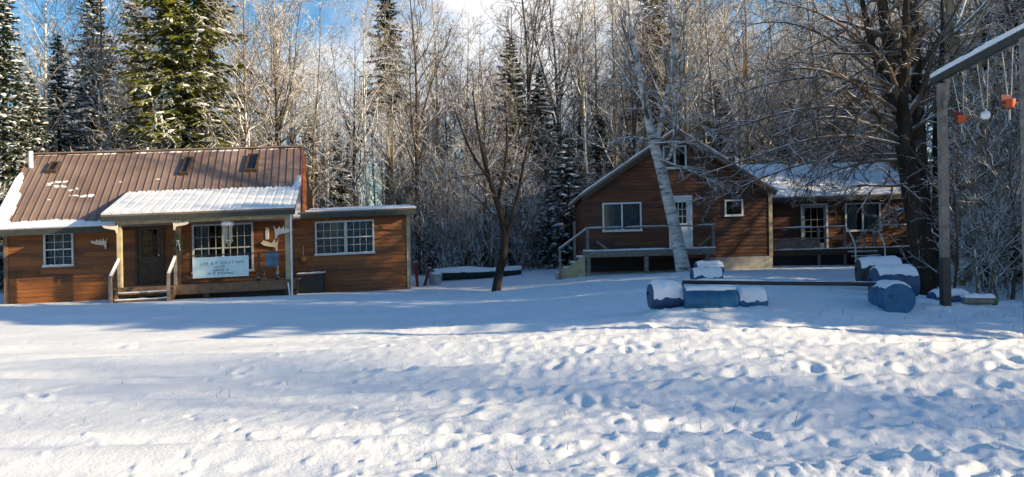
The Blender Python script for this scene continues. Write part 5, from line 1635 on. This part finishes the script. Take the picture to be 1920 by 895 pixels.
def place(proto, px, Y, H, label, cat, group, rz=None, base=[None], first=set()):
    loc = on_ground(px, Y)
    native = NATIVE[proto.name]
    sc = H / native
    rz = random.uniform(0, 6.28) if rz is None else rz
    if proto.name not in first:
        first.add(proto.name)
        proto.location = loc; proto.rotation_euler = (0, 0, rz); proto.scale = (sc, sc, sc)
        return tag(proto, label, cat, group)
    o = dup(proto, loc, rz, sc)
    return tag(o, label, cat, group)
NATIVE = {SP_GREEN.name: 24, SP_A.name: 17, SP_B.name: 12, SP_C.name: 19, SP_D.name: 7, SP_R.name: 17}
random.seed(11)
CON = 'conifers in the woods'
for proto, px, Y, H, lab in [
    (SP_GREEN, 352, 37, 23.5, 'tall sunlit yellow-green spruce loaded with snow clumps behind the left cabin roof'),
    (SP_A, 10, 33, 13.5, 'dark snowy spruce at the left edge of the picture behind the vent pipe'),
    (SP_A, 118, 38, 12.5, 'dark snowy spruce standing above the leftmost skylight, below the patch of blue sky'),
    (SP_A, 178, 42, 17, 'dark spruce with a straight bare lower trunk left of the sunlit spruce'),
    (SP_B, 62, 35, 9.5, 'shorter dark spruce tucked between the two leftmost spruces'),
    (SP_A, -70, 34, 15, 'dark spruce cut by the left border of the picture'),
    (SP_A, 262, 45, 18, 'dark spruce peering past the left flank of the sunlit spruce'),
    (SP_C, 735, 47, 17.2, 'slim spruce with a short dark top on a bare trunk, high above the lean-to'),
    (SP_B, 958, 41, 12.2, 'dark ragged spruce rising above the crooked small tree'),
    (SP_B, 1015, 44, 11.0, 'dark spruce left of the right cabin gable'),
    (SP_D, 1062, 40, 6.8, 'small snow-laden fir beside the left eave of the right cabin'),
    (SP_D, 640, 41, 6.6, 'small fir behind the left end of the lean-to roof'),
    (SP_B, 585, 45, 9.0, 'middling dark spruce behind the right gable of the left cabin'),
    (SP_D, 530, 46, 7.4, 'snow-dusted fir above the ridge right of the last skylight'),
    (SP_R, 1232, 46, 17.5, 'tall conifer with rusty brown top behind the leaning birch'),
    (SP_B, 1345, 48, 11, 'dark spruce above the right slope of the gable'),
    (SP_B, 1130, 47, 9.0, 'dark spruce just above the left roof slope of the right cabin'),
    (SP_A, 1590, 48, 12.5, 'dark spruce behind the snowy wing roof'),
    (SP_B, 1480, 50, 10.5, 'smaller dark spruce above the left half of the wing roof'),
    (SP_A, 1850, 25, 8.8, 'dark spruce behind the hanging swing seats'),
    (SP_B, 1925, 24, 9.0, 'dark spruce at the right border of the picture'),
    (SP_A, 1790, 36, 12, 'tall dark spruce behind the weathered swing post'),
    (SP_D, 1905, 21, 4.2, 'low snowy fir under the right end of the swing beam'),
    (SP_D, 868, 37, 3.2, 'little snowy fir behind the green boat'),
    (SP_D, 812, 36, 3.4, 'little snowy fir behind the grey tub'),
    (SP_D, 1030, 37, 3.8, 'low snowy fir left of the deck stairs of the right cabin')]:
    place(proto, px, Y, H, lab, 'tree', CON)

BT = [bare_tree('bare_tree', 17, 0.15, 201, 'bark', n1=30, t0=0.32, ang=50, bend=0.45, lr=0.30, ang2=52, bend2=0.1),
      bare_tree('bare_tree', 17, 0.17, 202, 'bark_tan', n1=26, forks=2, t0=0.36, ang=50, bend=0.45, lr=0.28, ang2=50),
      bare_tree('bare_tree', 17, 0.13, 203, 'bark_tan', n1=36, t0=0.22, ang=58, bend=0.35, lr=0.25, ang2=55, bend2=0.1, bend3=-0.1),
      bare_tree('bare_tree', 17, 0.16, 204, 'bark_brown', n1=26, forks=3, t0=0.3, ang=48, bend=0.4, lr=0.30, ang2=50),
      bare_tree('bare_tree', 17, 0.12, 205, 'bark', n1=38, t0=0.15, ang=68, bend=0.1, lr=0.25, ang2=55, bend2=0.0, bend3=-0.15),
      bare_tree('bare_tree', 17, 0.14, 206, 'bark_tan', tmat='birch', n1=28, t0=0.42, ang=42, bend=0.5, lr=0.26, ang2=50)]
for b in BT:
    NATIVE[b.name] = 17
SAP = [bare_tree('sapling', 5, 0.045, 301, 'bark', n1=18, n2=6, n3=4, t0=0.12, ang=42, bend=0.5, lr=0.42, twig=0.007, lean=0.06, wob=0.03),
       bare_tree('sapling', 5, 0.04, 302, 'bark_tan', n1=18, n2=6, n3=4, t0=0.15, ang=38, bend=0.6, lr=0.40, twig=0.007, lean=0.08, wob=0.03),
       bare_tree('sapling', 5, 0.05, 303, 'bark_brown', n1=20, n2=6, n3=4, t0=0.1, ang=55, bend=0.3, lr=0.45, twig=0.007, lean=0.05, wob=0.04)]
for b in SAP:
    NATIVE[b.name] = 5
BG = 'bare trees in the woods'
for k, px, Y, H, lab in [
    (5, 697, 38, 13.5, 'pale straight birch with a sunlit yellowish trunk behind the lean-to roof'),
    (5, 612, 39, 10.5, 'thinner pale birch left of the straight one behind the lean-to roof'),
    (1, 528, 42, 17, 'forked tan bare tree whose dark fork stands right above the last skylight'),
    (0, 500, 44, 16, 'tall dark-stemmed bare tree right of the sunlit spruce'),
    (1, 822, 44, 15.5, 'forked bare tree against the white cloud, right of the slim spruce'),
    (3, 1000, 45, 19, 'broad brown bare tree reaching the top edge between cloud and birch'),
    (3, 1055, 48, 19, 'broad bare tree with many upright stems left of the birch'),
    (2, 225, 36, 9.5, 'tan twiggy young tree in front of the dark spruces, left of the sunlit spruce'),
    (4, 1350, 38, 15, 'grey bare tree standing just behind the right cabin gable')]:
    place(BT[k], px, Y, H, lab, 'tree', BG)

def blocked(x, y):
    for fr, u0, u1, d0, d1 in ((LF, -1.2, 14.5, -3.5, 7.8), (RF, -1.6, 15.3, -3, 11)):
        r = np.array([x, y, 0]) - fr.O
        u, d = r @ fr.U, r @ fr.D
        if u0 < u < u1 and d0 < d < d1:
            return True
    return False
zone_label = [(-9999, 'slender bare frosty tree in the woods behind the left cabin'), (760, 'slender bare frosty tree in the woods between the two cabins'),
              (1090, 'slender bare grey tree in the woods behind the right cabin'), (1700, 'slender bare grey tree in the shaded woods right of the swing post')]
sap_label = [(-9999, 'thin bare sapling at the wood edge behind the left cabin'), (760, 'thin bare sapling at the wood edge between the two cabins'),
             (1090, 'thin bare sapling at the wood edge behind the right cabin'), (1700, 'thin bare sapling in the shaded brush right of the swing post')]
def zl(tab, px):
    return [l for p, l in tab if px >= p][-1]
rg = random.Random(21)
def scatter(n, protos, px_rng, y_rng, h_rng, tab, cat, grp, mind):
    pts = []; tries = 0
    while len(pts) < n and tries < 6000:
        tries += 1
        px = rg.uniform(*px_rng); Y = y_rng[0] + (y_rng[1] - y_rng[0]) * rg.random() ** 1.15
        x = (px - 960) / FPX * Y
        if blocked(x, Y) or any((x - a) ** 2 + (Y - b) ** 2 < mind ** 2 for a, b in pts):
            continue
        # keep the clearing clear
        if Y < 33.5 and px < 1700 or (Y < 16 + (px - 1780) * 0.004):
            continue
        if 700 < px < 1060 and Y < 35:
            continue
        pts.append((x, Y))
        place(rg.choice(protos), px, Y, rg.uniform(*h_rng), zl(tab, px), cat, grp, rg.uniform(0, 6.28))
scatter(66, BT, (-60, 760), (36, 72), (11, 17), zone_label, 'tree', BG, 1.6)
scatter(48, BT, (740, 1100), (36, 72), (9, 14.5), zone_label, 'tree', BG, 1.6)
scatter(90, BT, (1090, 1720), (38, 72), (13, 19), zone_label, 'tree', BG, 1.5)
scatter(30, BT, (1790, 2060), (20, 50), (11, 17), zone_label, 'tree', BG, 1.4)
CL = [(-9999, 'dark spruce deep in the woods behind the left cabin'), (760, 'dark spruce deep in the woods between the two cabins'),
      (1090, 'dark spruce deep in the woods behind the right cabin'), (1700, 'dark spruce deep in the woods right of the swing post')]
scatter(22, [SP_A, SP_B], (-60, 760), (50, 70), (8, 13), CL, 'tree', CON, 2.0)
scatter(8, [SP_A, SP_B, SP_D], (740, 1100), (42, 62), (5, 10), CL, 'tree', CON, 2.0)
scatter(17, [SP_A, SP_B], (1090, 1720), (50, 68), (9, 15), CL, 'tree', CON, 2.0)
scatter(10, [SP_A, SP_B], (1790, 2060), (28, 50), (8, 14), CL, 'tree', CON, 1.8)
SG = 'saplings along the wood edge'
scatter(60, SAP, (-40, 780), (34, 50), (3, 6.5), sap_label, 'sapling', SG, 0.6)
scatter(85, SAP, (760, 1100), (34, 46), (2.5, 6.5), sap_label, 'sapling', SG, 0.5)
scatter(75, SAP, (1090, 1720), (38, 52), (3.5, 7), sap_label, 'sapling', SG, 0.6)
scatter(50, SAP, (1760, 2040), (16.5, 32), (2, 6), sap_label, 'sapling', SG, 0.5)

# --- masses nobody could count ----------------------------------------------------------
def mass(name, label, spots, mat, lod, hr, seed, tmul=1.0, **kw):
    rng = np.random.RandomState(seed)
    tb = TB()
    for (x, y) in spots:
        H = rng.uniform(*hr)
        Pt, Rt = trunk_line(H, 0.009 * H * tmul, rng, 0.03, 0.012)
        off = np.array([x, y, gz(x, y)])
        Pt = Pt + off
        tb.tubes(Pt, Rt, 5)
        L1 = spawn(Pt, Rt, int(kw.get('n1', 20) * lod), kw.get('t0', 0.25), 0.99, 45, kw.get('lr', 0.3), 5, kw.get('bend', 0.5), 0.1, rng, 0.5, 0.1, 0.018)
        L2 = spawn(*L1, kw.get('n2', 6), 0.15, 1, 45, 0.5, 4, 0.2, 0.13, rng, 0.6, 0.04, 0.012)
        tb.tubes(*L1, 4); tb.tubes(*L2, 3)
        if kw.get('n3', 0):
            L3 = spawn(*L2, kw['n3'], 0.15, 1, 42, 0.5, 3, 0.0, 0.13, rng, 0.6, 0.02, 0.010)
            tb.tubes(*L3, 3)
    o = tb.build(name, M[mat])
    return tag(o, label, 'woods' if 'wood' in name else 'brush', None, 'stuff')
r5 = random.Random(8)
sp = []
for _ in range(150):
    Y = r5.uniform(74, 112); px = r5.uniform(-150, 2080)
    sp.append(((px - 960) / FPX * Y, Y))
mass('far_woods', 'far-off mass of bare trunks and branches closing the view', sp, 'bark', 1.0, (13, 19), 51, 1.3, n2=7, n3=3)
sp = []
while len(sp) < 520:
    Y = 33.5 + 26 * r5.random() ** 1.4; px = r5.uniform(-80, 2000)
    if px > 1720:
        Y = r5.uniform(17, 34)
    x = (px - 960) / FPX * Y
    if not blocked(x, Y):
        sp.append((x, Y))
mass('undergrowth', 'tangled bare frosty brush along the foot of the woods', sp, 'bark', 0.5, (0.9, 2.6), 52, 1.0, n1=18, n2=4, n3=3, t0=0.05, lr=0.5)
# the woods go on round the clearing to the right of the frame; their shade falls across the yard
def instanced_woods(name, label, spots, protos, seed):
    """one mass of trees: points carrying a height and a turn, the kinds picked at random"""
    me = bpy.data.meshes.new(name)
    me.from_pydata([(q[0], q[1], gz(q[0], q[1])) for q in spots], [], [])
    at = me.attributes.new('tall', 'FLOAT', 'POINT')
    at.data.foreach_set('value', np.array([q[2] for q in spots], np.float32))
    at2 = me.attributes.new('sort', 'FLOAT', 'POINT')
    at2.data.foreach_set('value', np.array([q[3] if len(q) > 3 else i % len(protos) for i, q in enumerate(spots)], np.float32))
    o = link(bpy.data.objects.new(name, me))
    g = bpy.data.node_groups.new(name, 'GeometryNodeTree')
    g.interface.new_socket('Geometry', in_out='INPUT', socket_type='NodeSocketGeometry')
    g.interface.new_socket('Geometry', in_out='OUTPUT', socket_type='NodeSocketGeometry')
    N = g.nodes; L = g.links
    gi = N.new('NodeGroupInput'); go = N.new('NodeGroupOutput')
    join = N.new('GeometryNodeJoinGeometry')
    for k, pr in enumerate(protos):
        jj = N.new('GeometryNodeJoinGeometry')
        for ch in KIDS[pr.name]:
            oi = N.new('GeometryNodeObjectInfo'); oi.transform_space = 'ORIGINAL'; oi.inputs['Object'].default_value = ch
            L.new(oi.outputs['Geometry'], jj.inputs[0])
        md = N.new('GeometryNodeInputNamedAttribute'); md.data_type = 'FLOAT'; md.inputs['Name'].default_value = 'sort'
        cm = N.new('FunctionNodeCompare'); cm.data_type = 'FLOAT'; cm.operation = 'EQUAL'
        L.new(md.outputs[0], cm.inputs[0]); cm.inputs[1].default_value = k; cm.inputs['Epsilon'].default_value = 0.1
        na = N.new('GeometryNodeInputNamedAttribute'); na.data_type = 'FLOAT'; na.inputs['Name'].default_value = 'tall'
        sc = N.new('ShaderNodeMath'); sc.operation = 'DIVIDE'; sc.inputs[1].default_value = NATIVE[pr.name]
        L.new(na.outputs[0], sc.inputs[0])
        cz = N.new('ShaderNodeCombineXYZ')
        rv = N.new('FunctionNodeRandomValue'); rv.data_type = 'FLOAT'
        for sk in rv.inputs:
            if sk.name == 'Max' and sk.type == 'VALUE': sk.default_value = 6.28
            if sk.name == 'Seed': sk.default_value = seed + k
        fo = [x for x in rv.outputs if x.type == 'VALUE'][0]
        L.new(fo, cz.inputs[2])
        ip = N.new('GeometryNodeInstanceOnPoints')
        L.new(gi.outputs[0], ip.inputs['Points']); L.new(cm.outputs[0], ip.inputs['Selection'])
        gti = N.new('GeometryNodeGeometryToInstance'); L.new(jj.outputs[0], gti.inputs[0])
        L.new(gti.outputs[0], ip.inputs['Instance'])
        L.new(cz.outputs[0], ip.inputs['Rotation']); L.new(sc.outputs[0], ip.inputs['Scale'])
        L.new(ip.outputs[0], join.inputs[0])
    L.new(join.outputs[0], go.inputs[0])
    md = o.modifiers.new('woods', 'NODES'); md.node_group = g
    return tag(o, label, 'woods', None, 'stuff')
sp = []; tries = 0
SX, SY = math.sin(SUN_AZ), -math.cos(SUN_AZ)
gaps = [((9.3, 29.6), 1.3), ((-7.4, 39.0), 0.7), ((14.6, 33.2), 0.55), ((12.2, 33.0), 0.4), ((-2.0, 27.2), 0.8), ((-15.3, 25.1), 0.7), ((3.0, 22.0), 0.35)]     # trees left out along the sun's line, to light these spots
while len(sp) < 185 and tries < 20000:
    tries += 1
    x = r5.uniform(20, 36); y = r5.uniform(8.8, 46) if tries % 4 else r5.uniform(8.8, 11.2)
    if x < 0.70 * y + 2.2 or any((x - a) ** 2 + (y - b) ** 2 < 1.7 ** 2 for a, b, *h in sp):
        continue
    if any(abs((x - g[0]) * SY - (y - g[1]) * SX) < w + 0.5 for g, w in gaps):
        continue
    h = r5.uniform(14, 16) if y < 11.2 else r5.uniform(13.2, 15.2) if y < 15 else r5.uniform(13.0, 15.5) if y < 20 else r5.uniform(13.5, 16.5) if y < 30 else r5.uniform(10.5, 14.5)
    sp.append((x, y, h, 2) if y < 9.8 else (x, y, h))
# tall trees farther off: their soft shadows lie in long bands over the near snow
for x, off, H in ((43, 0.3, 17), (47, 1.2, 18), (50, -0.4, 19), (54, 0.5, 20), (58, 1.4, 21), (61, -0.2, 21.5), (45, -4.2, 16), (52, -4.8, 18), (59, -4.0, 20)):
    sp.append((x, 1.4 - (x - 20.5) * 0.325 + off, H, 3 if off > 0.4 else 1))
for k in range(120):                      # far side of the clearing behind the camera, added to darken window reflections
    sp.append((r5.uniform(-55, 48), r5.uniform(-46, -30), r5.uniform(9, 13)))
instanced_woods('shading_woods', 'continuing woods round the right side of the clearing', sp, [SP_A, BT[3], SP_B, BT[0], SP_A, BT[1]], 5)

# dry stalks poking through the snow
def stalks():
    rng = np.random.RandomState(9); tb = TB()
    A = []; Rr = []
    for _ in range(260):
        y = 5.5 + 16 * rng.rand(); x = rng.uniform(-0.68, 0.68) * y
        if rng.rand() > 0.35 + 0.65 * np.clip((x + 2) / 5, 0, 1):
            continue
        h = rng.uniform(0.0, 0.07)
        b = np.array([x, y, gz(x, y) - 0.02])
        e = b + np.array([rng.randn() * 0.03, rng.randn() * 0.03, h + 0.04])
        A.append([b, (b + e) / 2 + rng.randn(3) * 0.004, e]); Rr.append([0.004, 0.003, 0.0015])
    tb.tubes(np.array(A), np.array(Rr), 3)
    tag(tb.build('dry_grass', M['straw']), 'scattered dry stalks poking through the snow', 'grass', None, 'stuff')
stalks()
